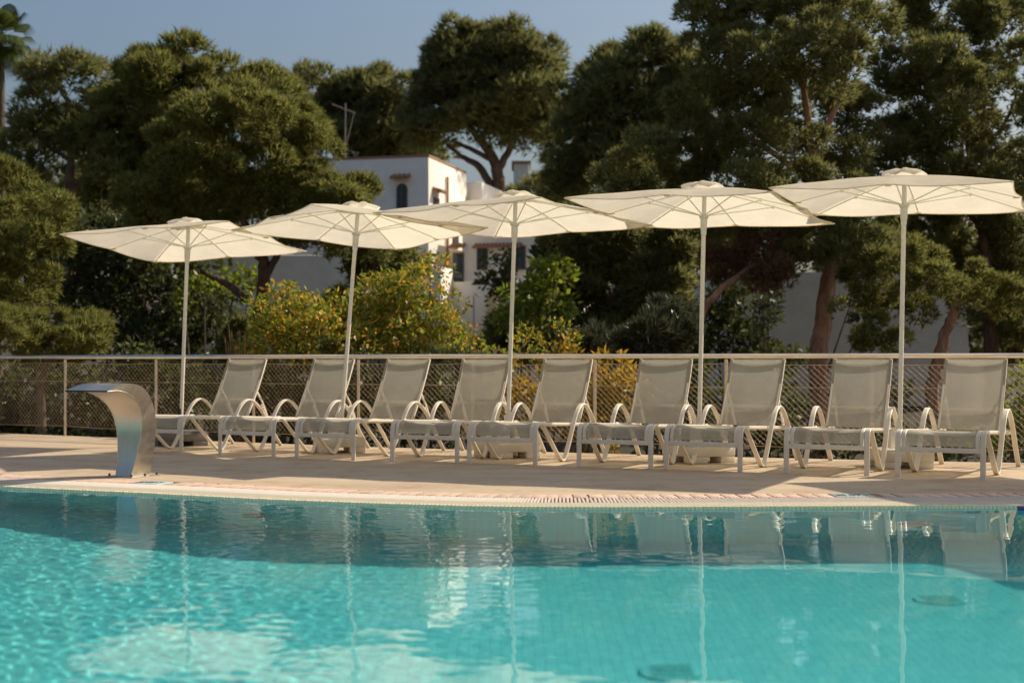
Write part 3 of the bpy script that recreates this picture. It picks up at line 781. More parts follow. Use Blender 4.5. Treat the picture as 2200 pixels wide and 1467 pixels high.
# -- right group, near and tall
tree("pine_tree", "huge pine with a thick reddish trunk filling the upper right", "tree", 23.5,
     [(1530, 40, 70, 60), (1620, 20, 90, 70), (1720, 10, 100, 80), (1820, 40, 90, 80), (1560, 130, 90, 60), (1660, 120, 100, 70), (1770, 130, 100, 70), (1540, 220, 80, 60), (1640, 220, 100, 60), (1760, 220, 90, 60), (1830, 260, 50, 60), (1450, 300, 80, 60), (1550, 310, 100, 60), (1670, 310, 100, 60), (1790, 330, 90, 55), (1400, 370, 80, 55), (1500, 400, 100, 55), (1620, 400, 110, 50), (1760, 410, 90, 50), (1340, 410, 60, 40), (1700, 480, 100, 50), (1820, 490, 90, 60), (1560, 470, 90, 45), (1650, -50, 140, 70), (1780, -70, 140, 80), (1850, 560, 80, 60), (1730, 560, 50, 40)],
     [[(1760, 780, 20), (1768, 700, 19), (1778, 620, 18), (1790, 540, 16), (1770, 440, 13), (1740, 300, 9), (1720, 120, 5)], [(1785, 560, 9), (1840, 480, 7), (1880, 400, 4)], [(1765, 420, 9), (1680, 340, 7), (1580, 280, 4)], [(1745, 330, 8), (1800, 220, 6), (1830, 120, 3)], [(1500, 690, 9, -0.6), (1530, 640, 8, -0.5), (1600, 585, 7, -0.3), (1680, 540, 5), (1760, 480, 4)]],
     'pine_dark', 'bark_red', 9, dens=3.2, rs=0.26, m=22, k=6, L_=0.12, W_=0.0165, group=G1, dy=1.3,
     extra=('dry', [(1640, 540, 55, 40), (1600, 590, 50, 35), (1680, 600, 50, 30), (1560, 560, 40, 30)]))
tree("pine_tree", "dark tall pine at the right edge of the garden", "tree", 26,
     [(1990, 60, 70, 60), (2080, 60, 60, 60), (2160, 80, 60, 60), (1930, 130, 60, 60), (2020, 150, 90, 60), (2120, 170, 90, 60), (2210, 170, 60, 80), (1950, 230, 80, 60), (2060, 250, 100, 60), (2180, 270, 80, 60), (1920, 330, 70, 60), (2010, 340, 90, 60), (2130, 360, 90, 60), (2220, 360, 70, 60), (1950, 430, 80, 50), (2060, 450, 100, 60), (2180, 460, 90, 60), (2000, 520, 80, 50), (2120, 550, 90, 50), (2210, 560, 70, 60), (1985, 20, 30, 40), (2060, 20, 20, 40), (2110, 30, 20, 40), (2170, 30, 20, 35), (2230, 660, 70, 70), (2180, 720, 60, 60), (2130, 640, 50, 40)],
     [[(2130, 790, 16), (2125, 650, 14), (2110, 480, 11), (2080, 300, 8), (2050, 120, 4)], [(2115, 500, 7), (2040, 400, 5), (1980, 320, 3)], [(2090, 350, 6), (2160, 260, 4), (2190, 180, 3)]],
     'pine_dark', 'bark_dark', 10, dens=3.0, rs=0.28, m=21, k=6, L_=0.13, W_=0.018, group=G1, dy=1.2)
tree("small_pine", "small crooked pine with a sunlit low crown in front of the pale building", "tree", 21.5,
     [(1985, 600, 60, 35), (2060, 610, 60, 38), (2120, 640, 55, 30), (1960, 650, 40, 25), (2030, 570, 60, 40), (2170, 640, 25, 25), (1900, 590, 50, 45), (1860, 640, 45, 40), (1850, 700, 55, 40), (1900, 740, 50, 30), (1930, 560, 50, 40)],
     [[(2005, 850, 15), (2015, 780, 14), (2030, 720, 12), (2050, 670, 10), (2040, 610, 6), (2000, 580, 4)], [(2045, 660, 6), (2090, 640, 4), (2130, 640, 2)]],
     'pine', 'bark_red', 11, dens=4.0, rs=0.17, m=16, k=6, L_=0.095, W_=0.013, group=G1)
# -- palm
def build_palm():
    Y = 36.0; c = at(2, 85, Y); gz = float(ground_z(c.x, c.y)); r = np.random.default_rng(5)
    e = empty("palm_tree", (c.x - 0.05, c.y, gz)); tag(e, "fan palm with drooping fronds at the top left corner", "tree")
    hgt = c.z - gz
    pts = [(0, 0, 0), (0.05, 0, hgt * 0.5), (0.03, 0, hgt - 0.15)]
    MB().tube([Vector(p) for p in catmull(pts, 12)], 0.11, 10).build("trunk", M['bark_grey'], e)
    n = 42; me_list = []
    for k in range(n):
        az = r.uniform(0, 2 * math.pi); el = r.uniform(-0.9, 1.2)
        d = np.array([math.cos(az) * math.cos(el), math.sin(az) * math.cos(el), math.sin(el)])
        st = r.uniform(0.35, 0.55); b0 = np.array([0.03, 0, hgt]); b1 = b0 + d * st
        m = 22; ang = np.linspace(-1.15, 1.15, m)
        side = unit(np.cross(d, [0, 0, 1.0])); up = np.cross(side, d)
        V = []
        for a in ang:
            dd = d * math.cos(a) + side * math.sin(a); dd = dd / np.linalg.norm(dd)
            L = 0.72 * (0.7 + 0.3 * math.cos(a)); wv = up * 0.0 + np.cross(dd, up) * 0.021
            mid = b1 + dd * L * 0.6; tip = mid + (dd * 0.6 + np.array([0, 0, -0.75])) * L * 0.42
            V += [b1, mid - wv, tip, mid + wv]
        stv = [b0 - side * 0.012, b0 + side * 0.012, b1 + side * 0.01, b1 - side * 0.01]
        V = np.array(V + stv); Q = np.arange(len(V)).reshape(-1, 4)
        link("frond", np_mesh("frond", V, Q, M['palm']), e)
build_palm()
# -- shrubs
GB = "shrubs below the terrace"
def shrub(name, label, Y, lobes, leaf, seed, dens=5, rs=0.2, m=14, L_=0.13, W_=0.045, kind='leaf', group=GB, fill=0.4, spread=0.8, k=5, flat=0.9):
    return tree(name, label, "shrub", Y, lobes, None, leaf, 'bark_grey', seed + 50, dens, rs, m, k, L_, W_, fill, flat, spread, group, kind, 0.4)
shrub("dark_shrub", "deep shaded thicket left of the leaning pine trunk", 28, [(230, 520, 90, 70), (330, 540, 90, 70), (230, 640, 90, 80), (340, 650, 100, 80), (430, 620, 70, 60), (250, 740, 90, 70), (370, 750, 100, 70), (480, 725, 60, 60), (150, 590, 60, 80)], 'bush', 1, dens=3.6, rs=0.26, L_=0.16, W_=0.06)
shrub("dark_shrub", "shadowy undergrowth between the leaning trunk and the orange shrubs", 27, [(540, 735, 60, 50), (620, 705, 50, 24), (790, 590, 45, 30), (850, 560, 55, 35), (740, 655, 40, 28), (700, 730, 80, 50), (800, 720, 80, 50), (780, 540, 60, 35)], 'pine_dark', 2, dens=3.4, rs=0.26, L_=0.17, W_=0.03, kind='needle')
shrub("leafy_shrub", "bright lime leaves catching the sun beside the sloping limb", 26.5, [(440, 600, 22, 14), (505, 592, 28, 18), (470, 625, 25, 14), (540, 600, 18, 14), (500, 625, 26, 14), (395, 640, 18, 14)], 'lime', 3, dens=5, rs=0.12, m=8, L_=0.12, W_=0.05)
shrub("croton_shrub", "orange and green leafed shrub left of the second pole", 19.0, [(590, 680, 50, 45), (640, 690, 55, 45), (590, 730, 60, 50), (690, 720, 60, 45), (640, 750, 60, 45), (620, 650, 35, 25), (560, 760, 40, 40), (720, 700, 40, 30), (675, 660, 35, 20), (735, 735, 60, 45)], 'croton', 4, dens=7, rs=0.18, m=20, L_=0.085, W_=0.027)
shrub("croton_shrub", "tallest orange-tipped shrub, right of the second pole", 19.5, [(900, 620, 50, 45), (925, 580, 35, 35), (850, 640, 45, 40), (800, 650, 45, 35), (880, 690, 70, 50), (940, 670, 35, 45), (800, 700, 70, 50), (870, 740, 80, 45), (760, 720, 60, 45), (950, 720, 40, 40), (820, 620, 25, 20)], 'croton', 5, dens=7, rs=0.18, m=20, L_=0.085, W_=0.027)
shrub("croton_shrub", "sparse low orange sprigs in front of the dark hollow by the third pole", 18.4, [(1010, 740, 35, 22), (1120, 745, 25, 22), (1060, 760, 50, 20), (1205, 715, 20, 30), (1205, 750, 30, 25), (1130, 720, 12, 14), (985, 745, 20, 30)], 'croton', 6, dens=6, rs=0.12, m=9, L_=0.075, W_=0.024)
shrub("croton_shrub", "golden yellow shrub seen through the wire mesh in the middle", 17.6, [(1140, 830, 60, 50), (1200, 800, 50, 40), (1110, 880, 60, 50), (1290, 830, 60, 50), (1340, 810, 50, 35), (1310, 880, 60, 45), (1370, 850, 30, 30), (1200, 870, 60, 50), (1040, 850, 40, 40), (1260, 930, 60, 40)], 'gold', 7, dens=8, rs=0.15, m=14, L_=0.09, W_=0.028)
shrub("dark_shrub", "dark green shrub behind the wire mesh under the left loungers", 18.6, [(500, 830, 70, 60), (600, 850, 80, 60), (700, 830, 80, 55), (800, 850, 70, 60), (900, 830, 70, 50), (560, 910, 90, 50), (700, 910, 90, 50), (850, 910, 90, 50), (960, 850, 60, 60), (970, 910, 60, 50)], 'bush', 8, dens=6, rs=0.17, L_=0.11, W_=0.04)
shrub("dark_shrub", "gloomy bush behind the wire mesh by the water spout", 20.5, [(20, 850, 90, 60), (130, 860, 90, 60), (250, 850, 80, 60), (360, 860, 80, 60), (60, 920, 90, 40), (200, 920, 90, 40), (330, 920, 80, 40), (440, 880, 60, 60), (-80, 880, 90, 70), (120, 800, 60, 35), (300, 800, 70, 35)], 'bush', 9, dens=4.6, rs=0.2, L_=0.12, W_=0.045)
shrub("olive_tree", "weeping dark olive-like tree between the third and fourth poles", 26.5, [(1260, 560, 60, 60), (1330, 540, 60, 60), (1390, 570, 50, 60), (1240, 640, 60, 60), (1320, 640, 70, 60), (1400, 650, 50, 60), (1260, 720, 80, 50), (1350, 720, 60, 50), (1450, 540, 50, 50), (1290, 490, 70, 40), (1230, 510, 40, 50), (1430, 620, 50, 50), (1150, 720, 70, 40), (1100, 740, 60, 40)], 'pine_dark', 10, dens=4.0, rs=0.24, L_=0.17, W_=0.03, kind='needle', group=None, k=6)
shrub("leafy_shrub", "lime green shrub with a few russet leaves beside the house", 24, [(1160, 605, 32, 30), (1130, 645, 45, 30), (1175, 650, 40, 34), (1190, 585, 20, 20), (1110, 685, 40, 25), (1170, 690, 40, 25)], 'lime', 11, dens=4.2, rs=0.2, L_=0.16, W_=0.06)
shrub("dark_tree", "glossy dark green tree at the right end of the house", 40, [(1195, 545, 32, 32), (1215, 515, 36, 34), (1180, 575, 22, 20), (1215, 580, 40, 40)], 'bush', 12, dens=2.4, rs=0.34, L_=0.26, W_=0.11, group=None)
shrub("dark_tree", "small round dark tree before the side wing windows", 42.5, [(1075, 570, 26, 26), (1070, 600, 30, 30), (1085, 630, 24, 26), (1072, 660, 14, 22)], 'bush', 13, dens=3.2, rs=0.24, L_=0.18, W_=0.07, group=None)
shrub("grey_shrub", "silvery green upright shrub behind the railing near the fourth pole", 18.8, [(1390, 715, 45, 45), (1440, 700, 45, 45), (1360, 745, 35, 35), (1470, 735, 35, 40), (1420, 750, 60, 30), (1290, 740, 35, 30), (1250, 745, 35, 25)], 'olive', 14, dens=7.5, rs=0.16, m=12, L_=0.13, W_=0.022, kind='needle', k=5, spread=0.35)
shrub("dark_shrub", "dark hedge-like bush low before the pale building", 27.5, [(1560, 720, 80, 50), (1640, 770, 70, 20), (1540, 640, 50, 60), (1500, 740, 60, 50), (1620, 660, 40, 50), (1580, 580, 40, 40), (1700, 785, 70, 16)], 'bush', 15, dens=4, rs=0.22, L_=0.15, W_=0.055)
shrub("dark_shrub", "leafy undergrowth below the terrace at the foot of the red trunk", 19.0, [(1480, 830, 60, 60), (1560, 900, 70, 60), (1640, 930, 70, 45), (1720, 950, 70, 35), (1850, 960, 80, 30), (1950, 950, 70, 35), (2060, 960, 80, 30), (1900, 860, 40, 50), (1430, 910, 70, 55), (1660, 850, 50, 50), (2180, 960, 60, 40)], 'bush', 16, dens=6.2, rs=0.16, L_=0.10, W_=0.04)
shrub("green_hedge", "sunlit small-leaved green hedge at the far right behind the mesh", 17.0, [(2190, 840, 38, 45), (2240, 830, 50, 50), (2170, 900, 40, 45), (2230, 910, 60, 50), (2110, 930, 50, 40)], 'lime', 17, dens=9, rs=0.13, m=13, L_=0.07, W_=0.032)
shrub("grey_shrub", "pale leafed climber hanging beside the thick red trunk", 26.0, [(1650, 640, 20, 35), (1640, 690, 16, 30), (1830, 640, 14, 40), (1850, 700, 14, 40), (1870, 730, 25, 25)], 'olive', 18, dens=5, rs=0.12, m=8, L_=0.13, W_=0.05, group=None)
# more trees far behind, closing the view under the crowns
for i, (sp, lab) in enumerate(((([(60, 430, 120, 60), (200, 430, 100, 60), (120, 520, 130, 70), (-80, 470, 120, 90), (330, 480, 120, 70)]), "dim far pine thicket beyond the left pines"),
                               ([(1180, 450, 90, 40), (1290, 470, 90, 50), (1230, 520, 90, 40), (1400, 480, 100, 60)], "dim far pine thicket just right of the house"),
                               ([(1520, 560, 90, 70), (1640, 500, 120, 60), (1900, 560, 120, 70), (2060, 580, 120, 70), (2200, 640, 100, 80), (2150, 740, 90, 60)], "dim far pine thicket beyond the right-hand trunks"))):
    tree("pine_thicket", lab, "tree", 62 if i < 2 else 40, sp, [[(sp[0][0], 640, 12), (sp[0][0] + 5, 500, 8)]], 'pine_dark', 'bark_dark', 30 + i, dens=1.1 if i < 2 else 2.0, rs=0.7 if i < 2 else 0.45, m=14, k=6, L_=0.42 if i < 2 else 0.26, W_=0.06 if i < 2 else 0.036, group="far thickets")
# spiky plant and bare twigs
def spikes(name, label, px, py, Y, n, L, w, leaf, seed):
    r = np.random.default_rng(seed); c = at(px, py, Y); gz = float(ground_z(c.x, c.y))
    e = empty(name, (c.x, c.y, gz)); tag(e, label, "plant")
    u = unit(r.normal(0, 1, (n, 3)) + np.array([0, 0, 0.9])); base = np.repeat(np.array([[0, 0, c.z - gz]]), n, 0)
    side = unit(np.cross(u, r.normal(0, 1, (n, 3)))); Lr = L * r.uniform(0.7, 1.2, (n, 1))
    V = np.stack([base, base + u * Lr * 0.4 + side * w, base + u * Lr + np.array([0, 0, -0.12]) * Lr, base + u * Lr * 0.4 - side * w], 1).reshape(-1, 3)
    link("spike_leaves", np_mesh("spike_leaves", V, np.arange(len(V)).reshape(-1, 4), M[leaf]), e)
    MB().tube([(0, 0, 0), (0, 0, c.z - gz)], 0.05, 8).build("stem", M['bark_grey'], e)
spikes("agave", "spiky green rosette by the dark hollow left of the third pole", 985, 735, 21, 60, 0.32, 0.016, 'lime', 4)
spikes("agave", "second smaller spiky rosette beside the dark hollow", 1030, 745, 21.5, 45, 0.24, 0.014, 'palm', 5)
def twigs():
    c = at(520, 765, 18.6); gz = float(ground_z(c.x, c.y)); r = np.random.default_rng(8)
    e = MB()
    for k in range(9):
        top = Vector(((r.uniform(-0.22, 0.08)), r.uniform(-0.1, 0.1), c.z - gz + r.uniform(0.1, 0.5)))
        e.tube([(r.normal(0, 0.04), 0, 0), (top.x * 0.4, top.y * 0.4, (c.z - gz) * 0.7), top], [0.012, 0.009, 0.003], 5)
    o = e.build("bare_twigs", M['bark_red'], None, (c.x, c.y, gz)); tag(o, "bare pinkish twigs left of the orange shrubs", "plant")
twigs()
print("foliage triangles", TUFTS[0])

# ------------------------------------------------------------------ railing
def build_railing():
    e = empty("railing", (FENCE[2][0], FENCE[2][1], 0))
    tag(e, "long terrace railing with steel handrail, posts and rusty wire mesh behind the loungers", "railing")
    o = Vector((FENCE[2][0], FENCE[2][1], 0))
    pts = [Vector((x, y, 0)) - o for x, y in FENCE]
    RH = 1.010
    rp = [Vector((*q, RH)) for q in catmull([(p.x, p.y) for p in pts], 8)]
    MB().tube(rp, 0.026, 14).build("handrail", M['steel_rail'], e)
    pm = MB().box((0, 0, RH / 2 - 0.015), (0.030, 0.030, RH - 0.03), bevel=0.003).mesh("post", M['post'])
    for p in pts: link("post", pm, e, p, (0, 0, 0.3))
    b = MB(); zs = (0.935, 0.70, 0.13)
    for z, nm in zip(zs, ("top_wire", "middle_wire", "bottom_wire")):
        b = MB()
        for p, q in zip(pts[:-1], pts[1:]):
            n = 10
            b.tube([p.lerp(q, k / n) + Vector((0, -0.018, z - (0.014 * math.sin(math.pi * k / n) if nm != "middle_wire" else 0) + rnd.uniform(-.002, .002))) for k in range(n + 1)], 0.0035, 5)
        b.build(nm, M['wire'], e)
    # chain link: two families of wire per bay
    for j, (p, q) in enumerate(zip(pts[:-1], pts[1:])):
        b = MB(); d = (q - p); Ln = d.length; d.normalize(); nrm = Vector((-d.y, d.x, 0))
        z0, z1 = 0.135, 0.925; hgt = z1 - z0; run = hgt * 1.04; pitch = 0.062
        V = []; Q = []
        amp = 0.006 if j > 4 else 0.010
        for fam in (1, -1):
            k0 = -int(run / pitch) - 1
            for k in range(k0, int(Ln / pitch) + 2 + (int(run / pitch) if fam < 0 else 0)):
                xs = k * pitch if fam > 0 else k * pitch
                # line x = xs + fam*run*t, clip to 0..Ln
                x0_, x1_ = xs, xs + fam * run
                t0, t1 = 0.0, 1.0
                for lim in (0.0, Ln):
                    t = (lim - x0_) / (x1_ - x0_)
                    inside0 = 0 <= x0_ <= Ln
                    if (x0_ < 0 and lim == 0.0) or (x0_ > Ln and lim == Ln): t0 = max(t0, t)
                    if (x1_ < 0 and lim == 0.0) or (x1_ > Ln and lim == Ln): t1 = min(t1, t)
                if t1 - t0 < 0.02 or t0 >= 1 or t1 <= 0: continue
                m = 6; pl = []
                for i in range(m + 1):
                    t = t0 + (t1 - t0) * i / m; x = x0_ + (x1_ - x0_) * t
                    wob = amp * math.sin(x * 5.1 + t * 4 + j) + 0.5 * amp * math.sin(x * 11 + j)
                    sag = -0.012 * math.sin(math.pi * x / Ln) * t
                    pl.append(p + d * (x + 0.4 * wob) + nrm * (fam * 0.002 - 0.018 * 0) + Vector((0, -0.018, z0 + hgt * t + wob * math.sin(math.pi * t) + sag)))
                b0 = len(V); rr = 0.0016
                for pt in pl:
                    for a in range(3):
                        an = 2 * math.pi * a / 3
                        V.append(pt + (d * math.cos(an) + nrm * math.sin(an)) * rr)
                for i in range(m):
                    for a in range(3):
                        Q.append((b0 + i * 3 + a, b0 + i * 3 + (a + 1) % 3, b0 + (i + 1) * 3 + (a + 1) % 3, b0 + (i + 1) * 3 + a))
        b.bm.free()
        o2 = link("chain_link", np_mesh("chain_link", np.array([tuple(v) for v in V]), np.array(Q), M['wire'], True), e); o2['kind'] = 'stuff'
build_railing()

# ------------------------------------------------------------------ sun loungers
def make_lounger():
    root = empty("sun_lounger")
    wm = M['white_metal']; UH = 0.3425
    side = catmull([(0.0, 0.0), (0.0, 0.14), (0.004, 0.285), (0.03, 0.36), (0.09, 0.385), (0.16, 0.36), (0.30, 0.24), (0.52, 0.055), (0.60, 0.012), (0.655, 0.03), (0.75, 0.16), (0.88, 0.37), (0.97, 0.48), (1.08, 0.535), (1.19, 0.51), (1.33, 0.40), (1.50, 0.20), (1.68, 0.0)], 5)
    for s in (-1, 1):
        MB().bar(side, 0.044, 0.018, s * UH).build("leg_frame", wm, root)
    rail = catmull([(0.015, 0.225), (0.015, 0.29), (0.03, 0.345), (0.085, 0.378), (0.16, 0.38), (0.5, 0.365), (0.9, 0.348), (1.25, 0.335), (1.58, 0.322)], 6)
    for s in (-1, 1):
        MB().bar(rail, 0.030, 0.026, s * 0.297).build("seat_rail", wm, root)
    MB().box((0, 0.003, 0.232), (2 * UH - 0.046, 0.018, 0.042), bevel=0.005).build("front_crossbar", wm, root)
    b = MB()
    for v, z in ((0.55, 0.345), (1.05, 0.325), (1.55, 0.305)):
        b.box((0, v, z), (0.60, 0.028, 0.018), bevel=0.004)
    for s in (-1, 1):
        b.box((s * 0.318, 0.93, 0.36), (0.03, 0.05, 0.02), bevel=0.003).box((s * 0.318, 1.35, 0.338), (0.03, 0.06, 0.02), bevel=0.003)
    b.build("under_brace", wm, root)
    # seat sling: rolls over the front and sags between the rails
    path = catmull([(0.012, 0.262), (0.012, 0.30), (0.03, 0.350), (0.085, 0.384), (0.16, 0.388), (0.5, 0.372), (0.9, 0.356), (1.2, 0.346)], 5)
    def sling(name, path, hw0, hw1, sag, m, nu=14):
        V = []; n = len(path)
        for i, (v, z) in enumerate(path):
            t = i / (n - 1); hw = hw0 + (hw1 - hw0) * t
            for k in range(nu + 1):
                u = -1 + 2 * k / nu
                a = path[max(i - 1, 0)]; c = path[min(i + 1, n - 1)]; dv, dz = c[0] - a[0], c[1] - a[1]; l = math.hypot(dv, dz)
                sg = sag(t) * (1 - u * u)
                V.append((u * hw, v + dz / l * sg, z - dv / l * sg))
        Q = [(i * (nu + 1) + k, i * (nu + 1) + k + 1, (i + 1) * (nu + 1) + k + 1, (i + 1) * (nu + 1) + k) for i in range(n - 1) for k in range(nu)]
        return link(name, np_mesh(name, np.array(V), np.array(Q), m, True), root)
    sling("seat_sling", path, 0.283, 0.283, lambda t: 0.012 + 0.03 * math.sin(math.pi * max(0, (t - 0.35) / 0.65)), M['sling'])
    # backrest
    B0, B1 = (1.175, 0.352), (1.513, 0.980)
    br = [(B0[0] + (B1[0] - B0[0]) * t + 0.018 * math.sin(math.pi * t), B0[1] + (B1[1] - B0[1]) * t) for t in np.linspace(0, 1, 9)]
    for s in (-1, 1):
        MB().bar(br, 0.026, 0.026, s * 0.262).build("back_rail", wm, root)
    d = np.array([B1[0] - B0[0], B1[1] - B0[1]]); d /= np.linalg.norm(d); nv = np.array([d[1], -d[0]])
    def across(name, t, hw, off, w, th, mat_, bow=0.0):
        off = off + 0.018 * math.sin(math.pi * t)
        c = (B0[0] + (B1[0] - B0[0]) * t + nv[0] * off, B0[1] + (B1[1] - B0[1]) * t + nv[1] * off)
        b = MB(); pts = [Vector((hw * u, c[0] + bow * nv[0] * (1 - u * u), c[1] - bow * 0.3 * (1 - u * u))) for u in np.linspace(-1, 1, 7)]
        b.tube(pts, th, 8); return b.build(name, mat_, root)
    across("top_bar", 0.955, 0.25, 0.012, 0, 0.013, wm, 0.02)
    across("back_brace", 0.31, 0.25, 0.020, 0, 0.012, wm, 0.02)
    bp = [(p[0] - 0.004, p[1]) for p in br]
    sling("back_sling", bp, 0.250, 0.250, lambda t: 0.018 * math.sin(math.pi * min(1, 0.15 + t * 0.85)), M['sling'])
    for s in (-1, 1):                     # darker sewn edge along the rails
        b = MB(); bm = b.bm; A = []
        for p in br:
            A.append([bm.verts.new((s * u, p[0] - 0.0165, p[1] - 0.004)) for u in (0.247, 0.276)])
        for x, y in zip(A[:-1], A[1:]): bm.faces.new((x[0], x[1], y[1], y[0]))
        b.build("sling_edge", M['sling_hem'], root)
    # ratchet struts behind the backrest
    for s in (-1, 1):
        b = MB(); p0 = (B0[0] + (B1[0] - B0[0]) * 0.46 + 0.02, B0[1] + (B1[1] - B0[1]) * 0.46); p1 = (1.555, 0.34)
        b.bar([p0, ((p0[0] + p1[0]) / 2 + 0.012, (p0[1] + p1[1]) / 2 + 0.012), p1], 0.016, 0.022, s * 0.245, 0.003)
        for k in range(5):
            t = 0.55 + k * 0.09
            b.box((s * 0.245, p0[0] + (p1[0] - p0[0]) * t - 0.012, p0[1] + (p1[1] - p0[1]) * t - 0.012), (0.014, 0.03, 0.014), Matrix.Rotation(0.6, 3, 'X'))
        b.build("ratchet_strut", wm, root)
    return root

LOUNGERS = [(-3.722, 14.865, 0.489), (-2.687, 14.393, 0.498), (-1.837, 13.956, 0.502), (-0.837, 13.586, 0.383), (-0.094, 13.213, 0.459), (0.924, 12.819, 0.420), (1.679, 12.509, 0.493), (2.667, 12.071, 0.444), (3.507, 11.657, 0.504)]
LLAB = ["cream lounger half hidden behind the steel water spout", "cream lounger whose backrest the second, slanting parasol pole crosses",
        "cream lounger third from the water spout, a white base under its seat end", "cream lounger standing just left of the third parasol pole",
        "cream lounger right of the third pole with yellow leaves glowing through its sling", "cream lounger just left of the fourth parasol pole",
        "cream lounger just right of the fourth parasol pole", "cream lounger just left of the rightmost visible pole", "nearest cream lounger, rightmost of the row, right of the last pole"]
proto = make_lounger()
for i, ((x, y, t), lab) in enumerate(zip(LOUNGERS, LLAB)):
    o = proto if i == 0 else copy_tree(proto)
    o.location = (x, y, 0); o.rotation_euler = (0, 0, -t)
    tag(o, lab, "sun lounger", "sun loungers in a row along the railing")

# ------------------------------------------------------------------ parasols
def canopy_h(a, b, rise):
    m = max(abs(a), abs(b))
    return rise * (1 - m ** 1.25)

def make_parasol():
    root = empty("parasol"); HS = 1.0075; RISE = 0.215
    pol = {}; can = {}
    # --- canopy parts, local origin = middle of the corner plane
    n = 40; V = []
    for i in range(n + 1):
        for j in range(n + 1):
            a = -1 + 2 * i / n; b = -1 + 2 * j / n
            m = max(abs(a), abs(b)) + 1e-9
            # angle position between ribs (ribs at the middles and the corners)
            q = min(abs(a), abs(b)) / m          # 0 = mid rib, 1 = corner rib
            bet = math.sin(math.pi * q) ** 1.0
            pull = 1 - 0.022 * bet * m           # hem pulled in between ribs
            z = canopy_h(a, b, RISE) - 0.022 * bet * m * (0.4 + 0.6 * m) + 0.006 * math.sin(9 * a + 4 * b) * m * (1 - m * 0.6)
            V.append((a * HS * pull, b * HS * pull, z))
    Q = [(i * (n + 1) + j, (i + 1) * (n + 1) + j, (i + 1) * (n + 1) + j + 1, i * (n + 1) + j + 1) for i in range(n) for j in range(n)]
    T3 = []
    for k, (p, q_, r_, s_) in enumerate(Q):
        ca = -1 + 2 * (k // n + 0.5) / n; cb = -1 + 2 * (k % n + 0.5) / n
        T3 += [(p, q_, r_), (p, r_, s_)] if ca * cb > 0 else [(p, q_, s_), (q_, r_, s_)]
    c = link("canopy", np_mesh("canopy", np.array(V), np.array(T3), M['canvas'], True), root)
    bnd = [(-1 + 2 * k / n, -1) for k in range(n)] + [(1, -1 + 2 * k / n) for k in range(n)] + [(1 - 2 * k / n, 1) for k in range(n)] + [(-1, 1 - 2 * k / n) for k in range(n)]
    hem = MB(); pts = []
    for a, b in bnd + bnd[:1]:
        i = round((a + 1) / 2 * n); j = round((b + 1) / 2 * n); v = Vector(V[i * (n + 1) + j]); pts.append(v + Vector((0, 0, -0.004)))
    hem.tube(pts, 0.0045, 6, caps=False); hem.build("hem", M['hem'], c)
    # vent cap on top: a small ruffled square
    V2 = []; m_ = 24; R = 0.20
    for i in range(9):
        rr = R * i / 8
        for k in range(m_):
            th = 2 * math.pi * k / m_
            sq = 1 / max(abs(math.cos(th)), abs(math.sin(th))); sq = 1 + (sq - 1) * 0.6
            z = RISE + 0.048 - 0.054 * (i / 8) ** 2.2 + 0.026 * math.sin(math.pi * i / 8) ** 0.8 * (0.6 + 0.4 * math.sin(4 * th + 0.6)) + 0.016 * (i / 8) ** 2 * math.sin(8 * th + 1.0)
            V2.append((rr * sq * math.cos(th), rr * sq * math.sin(th), z))
    Q2 = [(i * m_ + k, i * m_ + (k + 1) % m_, (i + 1) * m_ + (k + 1) % m_, (i + 1) * m_ + k) for i in range(8) for k in range(m_)]
    vent = link("vent_cap", np_mesh("vent_cap", np.array(V2), np.array(Q2), M['canvas'], True), c)
    RUN = -0.045
    for k in range(8):
        th = math.pi / 4 * k
        ex, ey = round(math.cos(th) * 1.2), round(math.sin(th) * 1.2); ex, ey = max(-1, min(1, ex)), max(-1, min(1, ey))
        pts = [Vector((ex * HS * t, ey * HS * t, canopy_h(ex * t, ey * t, RISE) - 0.014)) for t in (0.03, 0.25, 0.5, 0.75, 0.985)]
        rb = MB().tube(pts, 0.006, 6).build("rib", M['greenish'], root)
        t = 0.56 if ex == 0 or ey == 0 else 0.52
        end = Vector((ex * HS * t, ey * HS * t, canopy_h(ex * t, ey * t, RISE) - 0.022))
        st = end.normalized().copy(); st.z = 0; st = st.normalized() * 0.035
        MB().tube([Vector((st.x, st.y, RUN)), end], 0.0055, 6).tube([end - Vector((0, 0, 0.012)), end + Vector((0, 0, 0.018))], 0.012, 6).build("strut", M['greenish'], rb)
        if ex and ey:                     # corner pocket sewn under the cloth
            b = MB(); bm = b.bm; cc = Vector((ex * HS, ey * HS, canopy_h(ex, ey, RISE) - 0.014)); u = Vector((-ex * 0.13, 0, 0.013)); w = Vector((0, -ey * 0.13, 0.013))
            bm.faces.new([bm.verts.new(cc * 1.0 + q) for q in (Vector((-ex * .01, -ey * .01, 0)), u, w)])
            b.build("corner_pocket", M['hem'], rb)
        else:
            cc = Vector((ex * HS * 0.955, ey * HS * 0.955, canopy_h(ex * 0.955, ey * 0.955, RISE) - 0.020))
            MB().box(cc, (0.05, 0.05, 0.006)).build("rib_pocket", M['hem'], rb)
    canopy_parts = list(root.children)
    # --- pole parts, local origin = foot of the pole, pole along z with unit length scale baked per parasol later
    L = 2.6
    MB().tube([(0, 0, 0.18), (0, 0, L)], 0.0212, 14).build("pole", M['pole'], root)
    MB().tube([(0, 0, 0), (0, 0, 0.01), (0, 0, 0.045), (0, 0, 0.05), (0, 0, 0.16), (0, 0, 0.165)], [0.026, 0.027, 0.0275, 0.031, 0.0345, 0.045], 16).tube([(0, 0, 0.165), (0, 0, 0.185)], 0.047, 16).build("runner", M['pole'], root)
    return root, canopy_parts

